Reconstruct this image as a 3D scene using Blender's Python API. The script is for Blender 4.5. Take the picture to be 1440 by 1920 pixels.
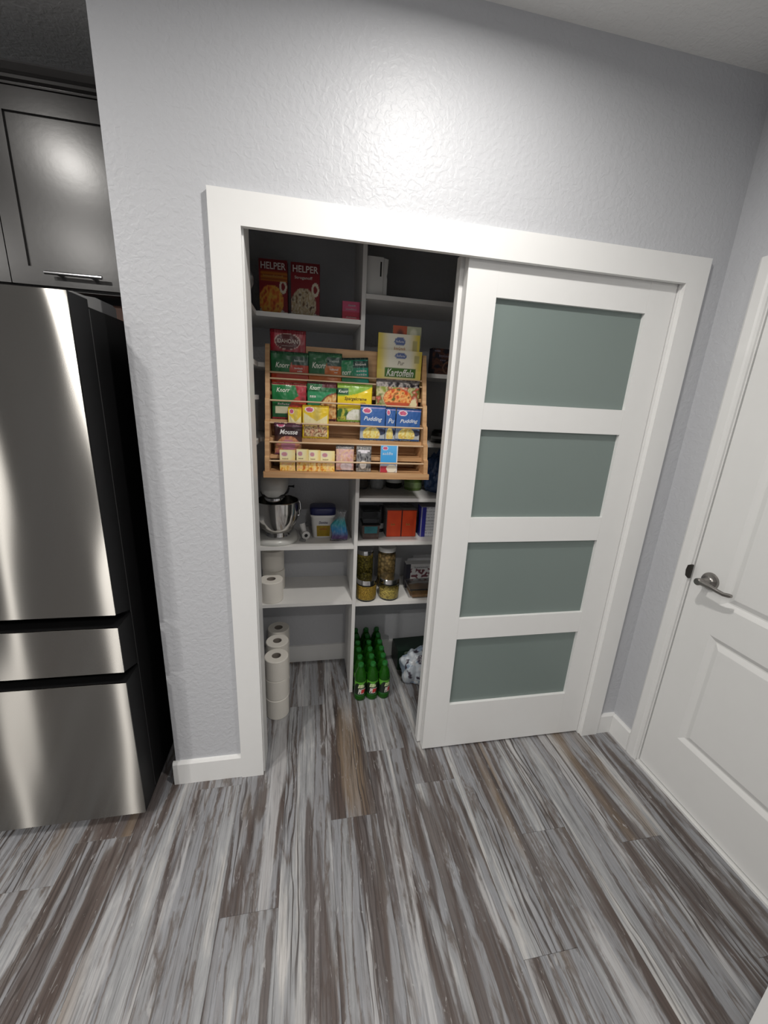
import bpy, bmesh, math, random
from mathutils import Vector, Matrix, noise as mnoise
random.seed(7)
PI = math.pi
scene = bpy.context.scene
C = scene.collection
for o in list(bpy.data.objects):
    bpy.data.objects.remove(o)

# ------------------------------------------------------------------ camera
cam = bpy.data.cameras.new('camera')
cam.sensor_fit = 'HORIZONTAL'; cam.sensor_width = 36.0
cam.lens = 736.77 / 1440 * 36.0
cam.clip_start = 0.02
camo = bpy.data.objects.new('camera', cam); C.objects.link(camo)
camo.location = (0.1922, -1.3948, 1.5752)
camo.rotation_euler = (1.2943, -0.0508, -0.1825)
scene.camera = camo

# ------------------------------------------------------------------ world and exposure
CEIL = 2.6746
world = bpy.data.worlds.new('world'); scene.world = world
world.use_nodes = True
bg = world.node_tree.nodes['Background']
bg.inputs[0].default_value = (0.92, 0.96, 1.0, 1); bg.inputs[1].default_value = 0.10
scene.view_settings.view_transform = 'Standard'
scene.view_settings.look = 'None'
scene.view_settings.gamma = 1.0
scene.view_settings.use_curve_mapping = False
scene.view_settings.exposure = 0.60

# ceiling downlights: (x, y, watts)
LAMPS = [(0.57, -0.62, 10.5), (-1.00, -0.88, 8.0), (0.57, -2.35, 8.0), (-1.60, -2.30, 24.0), (-2.60, -2.60, 24.0)]

# ------------------------------------------------------------------ materials
def new_mat(name):
    m = bpy.data.materials.new(name); m.use_nodes = True
    nt = m.node_tree
    return m, nt, nt.nodes['Principled BSDF']

def setp(b, **kw):
    names = {'color': 'Base Color', 'rough': 'Roughness', 'metal': 'Metallic', 'trans': 'Transmission Weight',
             'ior': 'IOR', 'spec': 'Specular IOR Level', 'coat': 'Coat Weight', 'aniso': 'Anisotropic',
             'emit': 'Emission Color', 'emits': 'Emission Strength', 'alpha': 'Alpha', 'sheen': 'Sheen Weight'}
    for k, v in kw.items():
        if k in ('color', 'emit') and len(v) == 3: v = (*v, 1)
        b.inputs[names[k]].default_value = v

def N(nt, t, **kw):
    n = nt.nodes.new(t)
    for k, v in kw.items(): setattr(n, k, v)
    return n

MC = {}
def plain(name, color, rough=0.5, metal=0.0, var=0.06, scale=18.0, bump=0.0, bscale=60.0, **kw):
    """procedural plain material: base colour with a faint noise variation"""
    if name in MC: return MC[name]
    m, nt, b = new_mat(name)
    setp(b, color=color, rough=rough, metal=metal, **kw)
    tc = N(nt, 'ShaderNodeTexCoord')
    nz = N(nt, 'ShaderNodeTexNoise'); nz.inputs['Scale'].default_value = scale; nz.inputs['Detail'].default_value = 3
    nt.links.new(tc.outputs['Object'], nz.inputs['Vector'])
    mx = N(nt, 'ShaderNodeMix', data_type='RGBA')
    mx.inputs[6].default_value = (*[c * (1 - var) for c in color[:3]], 1)
    mx.inputs[7].default_value = (*[min(1, c * (1 + var)) for c in color[:3]], 1)
    nt.links.new(nz.outputs[0], mx.inputs[0]); nt.links.new(mx.outputs[2], b.inputs['Base Color'])
    if bump:
        n2 = N(nt, 'ShaderNodeTexNoise'); n2.inputs['Scale'].default_value = bscale; n2.inputs['Detail'].default_value = 4
        nt.links.new(tc.outputs['Object'], n2.inputs['Vector'])
        bp = N(nt, 'ShaderNodeBump'); bp.inputs['Strength'].default_value = bump; bp.inputs['Distance'].default_value = 0.004
        nt.links.new(n2.outputs[0], bp.inputs['Height']); nt.links.new(bp.outputs[0], b.inputs['Normal'])
    MC[name] = m
    return m

def paint_wall(name, color, rough, strength, dist, scale=42.0):
    m, nt, b = new_mat(name)
    setp(b, color=color, rough=rough, spec=0.28)
    tc = N(nt, 'ShaderNodeTexCoord')
    n1 = N(nt, 'ShaderNodeTexNoise'); n1.inputs['Scale'].default_value = scale; n1.inputs['Detail'].default_value = 2.5
    n1.inputs['Roughness'].default_value = 0.45; n1.inputs['Distortion'].default_value = 0.6
    nt.links.new(tc.outputs['Object'], n1.inputs['Vector'])
    r = N(nt, 'ShaderNodeValToRGB')
    r.color_ramp.elements[0].position = 0.40; r.color_ramp.elements[1].position = 0.62
    nt.links.new(n1.outputs[0], r.inputs[0])
    bp = N(nt, 'ShaderNodeBump'); bp.inputs['Strength'].default_value = strength; bp.inputs['Distance'].default_value = dist
    nt.links.new(r.outputs[0], bp.inputs['Height']); nt.links.new(bp.outputs[0], b.inputs['Normal'])
    return m

M_WALL = paint_wall('wall_paint', (0.525, 0.535, 0.56), 0.42, 0.36, 0.0016, 62.0)
M_CEIL = paint_wall('ceiling_paint', (0.78, 0.78, 0.77), 0.8, 0.4, 0.002, 55.0)
M_TRIM = plain('trim_white', (0.80, 0.80, 0.79), 0.32, var=0.015)
M_DOOR = plain('door_white', (0.80, 0.80, 0.79), 0.36, var=0.015)
M_SHELF = plain('shelf_white', (0.78, 0.77, 0.75), 0.4, var=0.015)

def glass_frosted():
    m, nt, b = new_mat('frosted_glass')
    setp(b, color=(0.31, 0.38, 0.36), rough=0.30, trans=0.40, ior=1.45, spec=0.5)
    return m
M_FROST = glass_frosted()

def clear_glass(name, col=(0.93, 0.97, 0.95), rough=0.02, ior=1.25):
    if name in MC: return MC[name]
    m, nt, b = new_mat(name)
    setp(b, color=col, rough=rough, trans=1.0, ior=ior)
    MC[name] = m
    return m

def steel(name, color, rough, aniso, bump=0.0):
    """horizontally brushed sheet metal: reflections smear into vertical streaks"""
    m, nt, b = new_mat(name)
    g = N(nt, 'ShaderNodeBsdfAnisotropic'); g.distribution = 'GGX'
    g.inputs['Color'].default_value = (*color, 1); g.inputs['Roughness'].default_value = rough; g.inputs['Anisotropy'].default_value = aniso
    tg = N(nt, 'ShaderNodeTangent'); tg.direction_type = 'RADIAL'; tg.axis = 'Z'
    nt.links.new(tg.outputs[0], g.inputs['Tangent'])
    tc = N(nt, 'ShaderNodeTexCoord')
    mp = N(nt, 'ShaderNodeMapping'); mp.inputs['Scale'].default_value = (6.0, 1.0, 2.2)
    nz = N(nt, 'ShaderNodeTexNoise'); nz.inputs['Scale'].default_value = 1.0; nz.inputs['Detail'].default_value = 0.0
    nt.links.new(tc.outputs['Object'], mp.inputs[0]); nt.links.new(mp.outputs[0], nz.inputs['Vector'])
    bp = N(nt, 'ShaderNodeBump'); bp.inputs['Strength'].default_value = 1.0; bp.inputs['Distance'].default_value = bump
    nt.links.new(nz.outputs[0], bp.inputs['Height']); nt.links.new(bp.outputs[0], g.inputs['Normal'])
    nt.links.new(g.outputs[0], nt.nodes['Material Output'].inputs['Surface'])
    return m
M_STEEL = steel('brushed_steel', (0.22, 0.213, 0.20), 0.22, 0.88, 0.0030)
M_BOWL = plain('bowl_steel', (0.72, 0.70, 0.67), 0.13, metal=1.0, var=0.02)
M_CHROME = plain('chrome', (0.75, 0.75, 0.76), 0.12, metal=1.0, var=0.02)
M_NICKEL = plain('dark_nickel', (0.30, 0.285, 0.27), 0.28, metal=1.0, var=0.05)
M_BLACK = plain('black_plastic', (0.012, 0.012, 0.013), 0.38, var=0.1)
M_FRIDGE_SIDE = plain('fridge_side_black', (0.006, 0.006, 0.0065), 0.5, var=0.1, spec=0.25)
M_GREY_PL = plain('grey_plastic', (0.20, 0.20, 0.20), 0.5)
M_CAB = plain('cabinet_charcoal', (0.030, 0.0285, 0.028), 0.25, var=0.18, scale=9.0, bump=0.02, bscale=60.0)
M_CARD = plain('cardboard', (0.25, 0.22, 0.19), 0.9)
M_PAPER = plain('tissue_paper', (0.80, 0.765, 0.70), 0.95, var=0.02, bump=0.25, bscale=350.0)
M_WHITE_PL = plain('white_plastic', (0.72, 0.72, 0.70), 0.35, var=0.02)

def wood_mat():
    m, nt, b = new_mat('beech_wood')
    setp(b, rough=0.45)
    tc = N(nt, 'ShaderNodeTexCoord')
    mp = N(nt, 'ShaderNodeMapping'); mp.inputs['Scale'].default_value = (3.0, 60.0, 60.0)
    nz = N(nt, 'ShaderNodeTexNoise'); nz.inputs['Scale'].default_value = 1.0; nz.inputs['Detail'].default_value = 5
    nt.links.new(tc.outputs['Object'], mp.inputs[0]); nt.links.new(mp.outputs[0], nz.inputs['Vector'])
    r = N(nt, 'ShaderNodeValToRGB')
    r.color_ramp.elements[0].position = 0.3; r.color_ramp.elements[0].color = (0.44, 0.235, 0.105, 1)
    r.color_ramp.elements[1].position = 0.7; r.color_ramp.elements[1].color = (0.66, 0.42, 0.22, 1)
    nt.links.new(nz.outputs[0], r.inputs[0]); nt.links.new(r.outputs[0], b.inputs['Base Color'])
    return m
M_WOOD = wood_mat()

def floor_mat():
    """grey-brown distressed vinyl plank; the grain runs along the plank's own y axis"""
    m, nt, b = new_mat('vinyl_plank')
    L = nt.links.new
    tc = N(nt, 'ShaderNodeTexCoord'); oi = N(nt, 'ShaderNodeObjectInfo')
    off = N(nt, 'ShaderNodeVectorMath', operation='SCALE'); off.inputs[0].default_value = (37.0, 53.0, 91.0)
    L(oi.outputs['Random'], off.inputs['Scale'])
    add = N(nt, 'ShaderNodeVectorMath', operation='ADD'); L(tc.outputs['Object'], add.inputs[0]); L(off.outputs[0], add.inputs[1])
    def nz(sx, sy, detail, dist=0.0, rough=0.5):
        mp = N(nt, 'ShaderNodeMapping'); mp.inputs['Scale'].default_value = (sx, sy, 1.0)
        L(add.outputs[0], mp.inputs[0])
        n = N(nt, 'ShaderNodeTexNoise'); n.inputs['Scale'].default_value = 1.0
        n.inputs['Detail'].default_value = detail; n.inputs['Distortion'].default_value = dist; n.inputs['Roughness'].default_value = rough
        L(mp.outputs[0], n.inputs['Vector'])
        return n.outputs[0]
    def ramp(src, stops, interp='LINEAR'):
        r = N(nt, 'ShaderNodeValToRGB'); cr = r.color_ramp; cr.interpolation = interp
        while len(cr.elements) < len(stops): cr.elements.new(0.5)
        for e, (p, c) in zip(cr.elements, stops):
            e.position = p; e.color = (*c, 1)
        L(src, r.inputs[0]); return r.outputs[0]
    def mix(fac, a, bb, mode='MIX'):
        x = N(nt, 'ShaderNodeMix', data_type='RGBA', blend_type=mode)
        if isinstance(fac, float): x.inputs[0].default_value = fac
        else: L(fac, x.inputs[0])
        for i, s in ((6, a), (7, bb)):
            if isinstance(s, tuple): x.inputs[i].default_value = (*s, 1)
            else: L(s, x.inputs[i])
        return x.outputs[2]
    blot = nz(46.0, 9.0, 5.0, 0.9, 0.65)
    def addn(a, bb, k):
        x = N(nt, 'ShaderNodeMath', operation='MULTIPLY_ADD'); L(bb, x.inputs[0]); x.inputs[1].default_value = k; L(a, x.inputs[2])
        y = N(nt, 'ShaderNodeMath', operation='SUBTRACT'); L(x.outputs[0], y.inputs[0]); y.inputs[1].default_value = k / 2
        return y.outputs[0]
    stripes = addn(nz(13.0, 0.85, 2.0, 0.7, 0.5), blot, 0.17)
    base = ramp(stripes, [(0.25, (0.060, 0.047, 0.043)), (0.36, (0.135, 0.108, 0.098)), (0.405, (0.17, 0.15, 0.14)), (0.43, (0.30, 0.30, 0.31)), (0.50, (0.345, 0.355, 0.375)),
                          (0.535, (0.17, 0.145, 0.132)), (0.565, (0.33, 0.335, 0.345)), (0.62, (0.42, 0.43, 0.44)), (0.68, (0.60, 0.59, 0.575)), (0.80, (0.66, 0.65, 0.63))])
    brown = ramp(addn(nz(11.0, 0.8, 2.0, 0.5), blot, 0.14), [(0.555, (0, 0, 0)), (0.595, (1, 1, 1))])
    c1 = mix(brown, base, mix(0.80, base, (0.098, 0.073, 0.064)))
    pale = ramp(addn(nz(17.0, 0.9, 2.5, 0.6), blot, 0.2), [(0.585, (0, 0, 0)), (0.66, (0.8, 0.8, 0.8))])
    c2 = mix(pale, c1, (0.55, 0.55, 0.555))
    warm = ramp(nz(8.0, 0.7, 1.0), [(0.60, (0, 0, 0)), (0.68, (0.75, 0.75, 0.75))])
    c2 = mix(warm, c2, (0.27, 0.20, 0.135))
    fine = ramp(nz(170.0, 5.0, 5.0, 0.8, 0.66), [(0.32, (0.46, 0.46, 0.46)), (0.50, (1.0, 1.0, 1.0)), (0.72, (1.22, 1.22, 1.22))])
    c3 = mix(0.8, c2, fine, 'MULTIPLY')
    # cathedral grain: distorted bands, shown only inside a patchy mask
    mpw = N(nt, 'ShaderNodeMapping'); mpw.inputs['Scale'].default_value = (11.0, 1.7, 1.0); L(add.outputs[0], mpw.inputs[0])
    wv = N(nt, 'ShaderNodeTexWave', wave_type='BANDS', bands_direction='X'); wv.inputs['Scale'].default_value = 1.6
    wv.inputs['Distortion'].default_value = 9.0; wv.inputs['Detail'].default_value = 2.0; wv.inputs['Detail Scale'].default_value = 1.2
    L(mpw.outputs[0], wv.inputs['Vector'])
    wl = ramp(wv.outputs[1], [(0.05, (1, 1, 1)), (0.22, (0, 0, 0))])
    mask = ramp(nz(10.0, 0.9, 1.0), [(0.60, (0, 0, 0)), (0.66, (0.9, 0.9, 0.9))])
    mm = N(nt, 'ShaderNodeMath', operation='MULTIPLY'); L(wl, mm.inputs[0]); L(mask, mm.inputs[1])
    c4 = mix(mm.outputs[0], c3, (0.075, 0.062, 0.058))
    # chips and scuffs of whitewash
    chip = ramp(nz(75.0, 14.0, 4.0, 1.2, 0.65), [(0.62, (0, 0, 0)), (0.69, (0.7, 0.7, 0.7))])
    c5 = mix(chip, c4, (0.50, 0.50, 0.50))
    c6 = mix(1.0, c5, (0.79, 0.785, 0.79), 'MULTIPLY')
    L(c6, b.inputs['Base Color'])
    setp(b, rough=0.40, spec=0.45)
    bp = N(nt, 'ShaderNodeBump'); bp.inputs['Strength'].default_value = 0.25; bp.inputs['Distance'].default_value = 0.0015
    L(fine, bp.inputs['Height']); L(bp.outputs[0], b.inputs['Normal'])
    return m
M_FLOOR = floor_mat()

def print_mat(name='printed_pack', rough=0.38, coat=0.0):
    m, nt, b = new_mat(name)
    at = N(nt, 'ShaderNodeAttribute'); at.attribute_name = 'print'
    nt.links.new(at.outputs['Color'], b.inputs['Base Color'])
    setp(b, rough=rough)
    return m
M_PRINT = print_mat('printed_card', 0.45)
M_FOIL = print_mat('printed_foil', 0.30)

# ------------------------------------------------------------------ mesh helpers
def box(bm, x0, x1, y0, y1, z0, z1):
    vs = [bm.verts.new(p) for p in ((x0, y0, z0), (x1, y0, z0), (x1, y1, z0), (x0, y1, z0), (x0, y0, z1), (x1, y0, z1), (x1, y1, z1), (x0, y1, z1))]
    for f in ((3, 2, 1, 0), (4, 5, 6, 7), (0, 1, 5, 4), (1, 2, 6, 5), (2, 3, 7, 6), (3, 0, 4, 7)):
        bm.faces.new([vs[i] for i in f])
    return vs

def obj(name, bm, mat, parent=None, bevel=0.0, smooth=False, seg=2):
    if bevel:
        bmesh.ops.bevel(bm, geom=[e for e in bm.edges if len(e.link_faces) == 2 and e.calc_face_angle(0) > 0.5], offset=bevel, segments=seg, affect='EDGES', profile=0.5)
    bmesh.ops.recalc_face_normals(bm, faces=bm.faces)
    me = bpy.data.meshes.new(name); bm.to_mesh(me); bm.free()
    if smooth:
        for p in me.polygons: p.use_smooth = True
    if isinstance(mat, (list, tuple)):
        for mm in mat: me.materials.append(mm)
    elif mat: me.materials.append(mat)
    o = bpy.data.objects.new(name, me); C.objects.link(o)
    if parent: o.parent = parent
    return o

def boxo(name, x0, x1, y0, y1, z0, z1, mat, parent=None, bevel=0.0):
    bm = bmesh.new(); box(bm, x0, x1, y0, y1, z0, z1)
    return obj(name, bm, mat, parent, bevel)

def lathe(bm, prof, seg=32, cx=0, cy=0, cap=True, squash=1.0):
    rings = []
    for r, z in prof:
        if r <= 1e-6:
            rings.append([bm.verts.new((cx, cy, z))])
        else:
            rings.append([bm.verts.new((cx + r * math.cos(2 * PI * i / seg), cy + squash * r * math.sin(2 * PI * i / seg), z)) for i in range(seg)])
    for a, b in zip(rings, rings[1:]):
        for i in range(seg):
            j = (i + 1) % seg
            if len(a) == 1 and len(b) == 1: continue
            if len(a) == 1: bm.faces.new((a[0], b[j], b[i]))
            elif len(b) == 1: bm.faces.new((a[i], a[j], b[0]))
            else: bm.faces.new((a[i], a[j], b[j], b[i]))
    if cap:
        for r in (rings[0], rings[-1]):
            if len(r) > 2: bm.faces.new(r)

def latheo(name, prof, mat, parent=None, seg=32, cx=0, cy=0, cap=True, smooth=True, squash=1.0):
    bm = bmesh.new(); lathe(bm, prof, seg, cx, cy, cap, squash)
    o = obj(name, bm, mat, parent, smooth=smooth)
    if smooth:
        sharp(o.data)
    return o

def sharp(me, ang=0.6):
    bm = bmesh.new(); bm.from_mesh(me)
    for e in bm.edges:
        e.smooth = not (len(e.link_faces) == 2 and e.calc_face_angle(0) > ang)
    bm.to_mesh(me); bm.free()

def tube(bm, pts, r, seg=10):
    pts = [Vector(p) for p in pts]; rings = []
    up = Vector((0.13, 0.27, 0.95)).normalized()
    for i, p in enumerate(pts):
        d = (pts[min(i + 1, len(pts) - 1)] - pts[max(i - 1, 0)]).normalized()
        a = d.cross(up)
        if a.length < 1e-3: a = d.cross(Vector((1, 0, 0)))
        a.normalize(); b = d.cross(a).normalized()
        rr = r[i] if isinstance(r, (list, tuple)) else r
        rings.append([bm.verts.new(p + (a * math.cos(2 * PI * k / seg) + b * math.sin(2 * PI * k / seg)) * rr) for k in range(seg)])
    for A, B in zip(rings, rings[1:]):
        for k in range(seg):
            bm.faces.new((A[k], A[(k + 1) % seg], B[(k + 1) % seg], B[k]))
    bm.faces.new(rings[0]); bm.faces.new(rings[-1])

def tubeo(name, pts, r, mat, parent=None, seg=10):
    bm = bmesh.new(); tube(bm, pts, r, seg)
    o = obj(name, bm, mat, parent, smooth=True); sharp(o.data, 0.9); return o

def prism(bm, poly, axis, a, b):
    """poly: 2-D outline in the two other axes, extruded along axis from a to b"""
    def P(u, v, w):
        return {'x': (w, u, v), 'y': (u, w, v), 'z': (u, v, w)}[axis]
    A = [bm.verts.new(P(u, v, a)) for u, v in poly]; B = [bm.verts.new(P(u, v, b)) for u, v in poly]
    n = len(poly)
    for i in range(n):
        bm.faces.new((A[i], A[(i + 1) % n], B[(i + 1) % n], B[i]))
    bm.faces.new(A); bm.faces.new(B)

def thing(name, label, cat, loc=(0, 0, 0), group=None, rz=0.0):
    o = bpy.data.objects.new(name, None); C.objects.link(o)
    o.location = loc; o.rotation_euler = (0, 0, rz); o.empty_display_size = 0.05
    return tag(o, label, cat, group)

def tag(o, label, cat, group=None):
    o['label'] = label; o['category'] = cat
    if group: o['group'] = group
    return o

def struct(o, label=None, cat=None):
    o['kind'] = 'structure'
    if label: o['label'] = label
    if cat: o['category'] = cat
    return o

def copy_tree(o, parent=None):
    c = o.copy(); C.objects.link(c)
    if parent: c.parent = parent
    for ch in list(o.children): copy_tree(ch, c)
    return c

# ---- lettering: built-in font turned into a thin mesh and laid on a surface by a mapping function
FC = {}
def text_mesh(s, shear=0.0, bold=0.0):
    key = (s, shear, bold)
    if key in FC: return FC[key]
    if s[0] == '~':
        # small print that cannot be read in the photograph: plain letter-sized strokes
        n = int(s[1:]); rr = random.Random(n * 17 + 3); vs = []; fs = []
        for i in range(n):
            a = -0.5 + (i + 0.08) / n; b_ = -0.5 + (i + 0.78) / n
            lo = -0.36; hi = rr.choice((0.18, 0.22, 0.5)); w_ = (b_ - a) * 0.34
            for q in ((a, a + w_, lo, hi), (b_ - w_, b_, lo, rr.choice((0.2, hi))), (a, b_, rr.choice((lo, -0.05, 0.0)), None)):
                x0, x1, y0, y1 = q
                if y1 is None: y1 = y0 + 0.2
                k = len(vs); vs += [(x0 + shear * y0 / n, y0), (x1 + shear * y0 / n, y0), (x1 + shear * y1 / n, y1), (x0 + shear * y1 / n, y1)]
                fs.append((k, k + 1, k + 2, k + 3))
        FC[key] = (vs, fs)
        return FC[key]
    cu = bpy.data.curves.new('lettering', 'FONT'); cu.body = s; cu.shear = shear; cu.offset = bold
    cu.resolution_u = 3
    o = bpy.data.objects.new('lettering', cu); C.objects.link(o)
    dg = bpy.context.evaluated_depsgraph_get()
    me = bpy.data.meshes.new_from_object(o.evaluated_get(dg))
    bpy.data.objects.remove(o); bpy.data.curves.remove(cu)
    vs = [v.co.copy() for v in me.vertices]; fs = [tuple(p.vertices) for p in me.polygons]
    bpy.data.meshes.remove(me)
    x0 = min(v.x for v in vs); x1 = max(v.x for v in vs); y0 = min(v.y for v in vs); y1 = max(v.y for v in vs)
    vs = [((v.x - (x0 + x1) / 2) / (x1 - x0), (v.y - (y0 + y1) / 2) / (y1 - y0)) for v in vs]
    FC[key] = (vs, fs)
    return FC[key]

def lettering(s, parent, width, height, place, color, shear=0.0, bold=0.02, rot=0.0):
    """place(a, b) -> local position for text plane offsets a (right) and b (up)"""
    vs, fs = text_mesh(s, shear, bold)
    ca, sa = math.cos(rot), math.sin(rot)
    pts = []
    for (x, y) in vs:
        a, b = x * width, y * height
        pts.append(place(a * ca - b * sa, a * sa + b * ca))
    me = bpy.data.meshes.new('lettering'); me.from_pydata(pts, [], fs)
    key = 'ink_%.2f_%.2f_%.2f' % color
    me.materials.append(plain(key, color, 0.45, var=0.02))
    o = bpy.data.objects.new('lettering', me); C.objects.link(o); o.parent = parent
    return o

# ------------------------------------------------------------------ printed packs
def lerp(a, b, t): return tuple(x + (y - x) * t for x, y in zip(a, b))
def sm(a, b, x):
    t = max(0.0, min(1.0, (x - a) / (b - a))); return t * t * (3 - 2 * t)
def n2(u, v, s, seed=0.0): return mnoise.noise(Vector((u * s, v * s, seed)))
def ell(u, v, cu, cv, ru, rv): return ((u - cu) / ru) ** 2 + ((v - cv) / rv) ** 2

def set_print(me, cols):
    at = me.color_attributes.new('print', 'FLOAT_COLOR', 'POINT')
    flat = []
    for c in cols: flat += [c[0], c[1], c[2], 1.0]
    at.data.foreach_set('color', flat)

def pouch(name, w, h, d, paint, mat=None, nx=46, nz=52, seal=0.06, wob=0.0015, seed=0.0):
    """flat sachet: two pillow-shaped sheets joined at crimped seals; origin at the bottom centre"""
    def bulge(u, v):
        sv = max(0.0, min(1.0, (v - seal) / (1 - 2 * seal)))
        return (math.sin(PI * min(1, max(0, u))) ** 0.55) * (math.sin(PI * sv) ** 0.6) * d / 2
    def yoff(u, v):
        edge = sm(0, 0.12, u) * sm(0, 0.12, 1 - u)
        crimp = 0.0006 * math.sin(u * 90) * (1 if (v > 1 - seal or v < seal) else 0)
        return wob * edge * (n2(u, v, 5.0, seed) + 0.6 * n2(u, v, 11.0, seed + 3)) + crimp + wob * 1.5 * (v > 0.8) * n2(u, 0, 4.0, seed + 8)
    bm = bmesh.new()
    F = {}; B = {}; cols = {}
    for k in range(nz + 1):
        v = k / nz
        for i in range(nx + 1):
            u = i / nx
            x = (u - 0.5) * w * (1 - 0.015 * math.sin(PI * v)); z = v * h
            edge = i in (0, nx) or k in (0, nz)
            y = -bulge(u, v) + yoff(u, v)
            F[i, k] = bm.verts.new((x, y if not edge else yoff(u, v), z))
            if edge: B[i, k] = F[i, k]
            else: B[i, k] = bm.verts.new((x, bulge(u, v) + yoff(u, v), z))
    order = []
    for k in range(nz):
        for i in range(nx):
            bm.faces.new((F[i, k], F[i + 1, k], F[i + 1, k + 1], F[i, k + 1]))
            bm.faces.new((B[i, k], B[i, k + 1], B[i + 1, k + 1], B[i + 1, k]))
    bm.verts.index_update()
    pos = [None] * len(bm.verts)
    for (i, k), vv in B.items(): pos[vv.index] = paint(0.9, 0.9)
    for (i, k), vv in F.items(): pos[vv.index] = paint(i / nx, k / nz)
    me = bpy.data.meshes.new(name); bm.to_mesh(me); bm.free()
    for p in me.polygons: p.use_smooth = True
    set_print(me, pos); me.materials.append(mat or M_FOIL)
    o = bpy.data.objects.new(name, me); C.objects.link(o)
    def surf(u, v, lift=0.0009): return (-bulge(u, v) + yoff(u, v)) - lift
    return o, surf

def pack_box(name, w, h, d, paint, side=(0.5, 0.5, 0.5), nx=44, nz=50, mat=None, top=None):
    """carton with a printed front; origin at the bottom centre of the front half"""
    verts = []; cols = []; faces = []
    for k in range(nz + 1):
        for i in range(nx + 1):
            verts.append(((i / nx - 0.5) * w, -d / 2, k / nz * h)); cols.append(paint(i / nx, k / nz))
    W = nx + 1
    for k in range(nz):
        for i in range(nx):
            a = k * W + i; faces.append((a, a + 1, a + W + 1, a + W))
    n0 = len(verts)
    P = [(-w / 2, -d / 2, 0), (w / 2, -d / 2, 0), (w / 2, d / 2, 0), (-w / 2, d / 2, 0), (-w / 2, -d / 2, h), (w / 2, -d / 2, h), (w / 2, d / 2, h), (-w / 2, d / 2, h)]
    for fi, f in enumerate(((3, 2, 1, 0), (4, 5, 6, 7), (1, 2, 6, 5), (2, 3, 7, 6), (3, 0, 4, 7))):
        b = len(verts)
        for q in f: verts.append(P[q]); cols.append(top if (top and fi == 1) else side)
        faces.append((b, b + 1, b + 2, b + 3))
    me = bpy.data.meshes.new(name); me.from_pydata(verts, [], faces); set_print(me, cols)
    me.materials.append(mat or M_PRINT)
    o = bpy.data.objects.new(name, me); C.objects.link(o)
    def surf(u, v, lift=0.0005): return -d / 2 - lift
    return o, surf

def words(o, w, h, surf, items):
    """items: (text, u, v, width, height, colour, shear, rot) in shares of the pack's front"""
    for it in items:
        s, u, v, tw, th, col = it[:6]
        shear = it[6] if len(it) > 6 else 0.0
        rot = it[7] if len(it) > 7 else 0.0
        def place(a, b, u=u, v=v):
            uu = u + a / w; vv = v + b / h
            return ((uu - 0.5) * w, surf(uu, vv), vv * h)
        lettering(s, o, tw * w, th * h, place, col, shear, 0.015, rot)

def put(o, x, y, z, tilt=0.0, rz=0.0, ry=0.0):
    o.location = (x, y, z); o.rotation_euler = (-math.radians(tilt), math.radians(ry), math.radians(rz)); return o

# ================================================================== STRUCTURE
W_OPEN = 1.539; H_OPEN = 2.04; CAS = 0.088; XC = 1.7173; XL = -0.345; WT = 0.115; YB = 0.745

fl = struct(boxo('floor', -3.6, 2.0, -4.1, 0.86, -0.05, -0.008, plain('subfloor', (0.12, 0.11, 0.1), 0.9)), 'grey and brown distressed wood plank floor', 'floor')
bmp = bmesh.new(); box(bmp, 0, 0.1800, 0, 1.2195, -0.008, 0.0)
bmesh.ops.translate(bmp, verts=bmp.verts, vec=(-0.09, -0.61, 0))
bmesh.ops.bevel(bmp, geom=[e for e in bmp.edges if all(v.co.z > -0.001 for v in e.verts)], offset=0.0006, segments=1, affect='EDGES')
plank0 = obj('plank', bmp, M_FLOOR, fl)
PITCH = 0.1805
ENDS = {-1: -0.498, 1: -0.25, 2: 0.036, 7: -0.493, 5: -0.408, 4: -0.738, -5: -0.327, 0: -0.86, 3: -0.15, 6: 0.10, -2: -0.05, -3: -0.72, -4: -0.20}
first = True
for k in range(-13, 10):
    x0 = 0.095 + PITCH * k + 0.0003
    e = ENDS.get(k, random.uniform(-0.9, 0.2))
    y = e
    while y > -3.0: y -= 1.22
    while y < 0.80:
        o = plank0 if first else plank0.copy()
        if not first: C.objects.link(o)
        first = False
        o.location = (x0 + 0.09, y + 0.61, 0)
        y += 1.22

struct(boxo('ceiling', -3.6, 2.0, -4.1, 0.86, CEIL, CEIL + 0.05, M_CEIL), 'textured white ceiling', 'ceiling')

bm = bmesh.new()
box(bm, XL, -0.012, 0, WT, 0, CEIL)
box(bm, -0.012, W_OPEN + 0.012, 0, WT, 2.105, CEIL)
box(bm, W_OPEN + 0.012, XC, 0, WT, 0, CEIL)
struct(obj('wall_back', bm, M_WALL), 'light grey textured wall around the pantry opening', 'wall')
struct(boxo('wall_pantry_left', XL, -0.23, WT, YB, 0, CEIL, M_WALL), 'grey inner side wall of the pantry', 'wall')
struct(boxo('wall_pantry_back', -3.5, XC, YB, YB + 0.1, 0, CEIL, M_WALL), 'grey rear wall behind the pantry shelves', 'wall')
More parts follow.
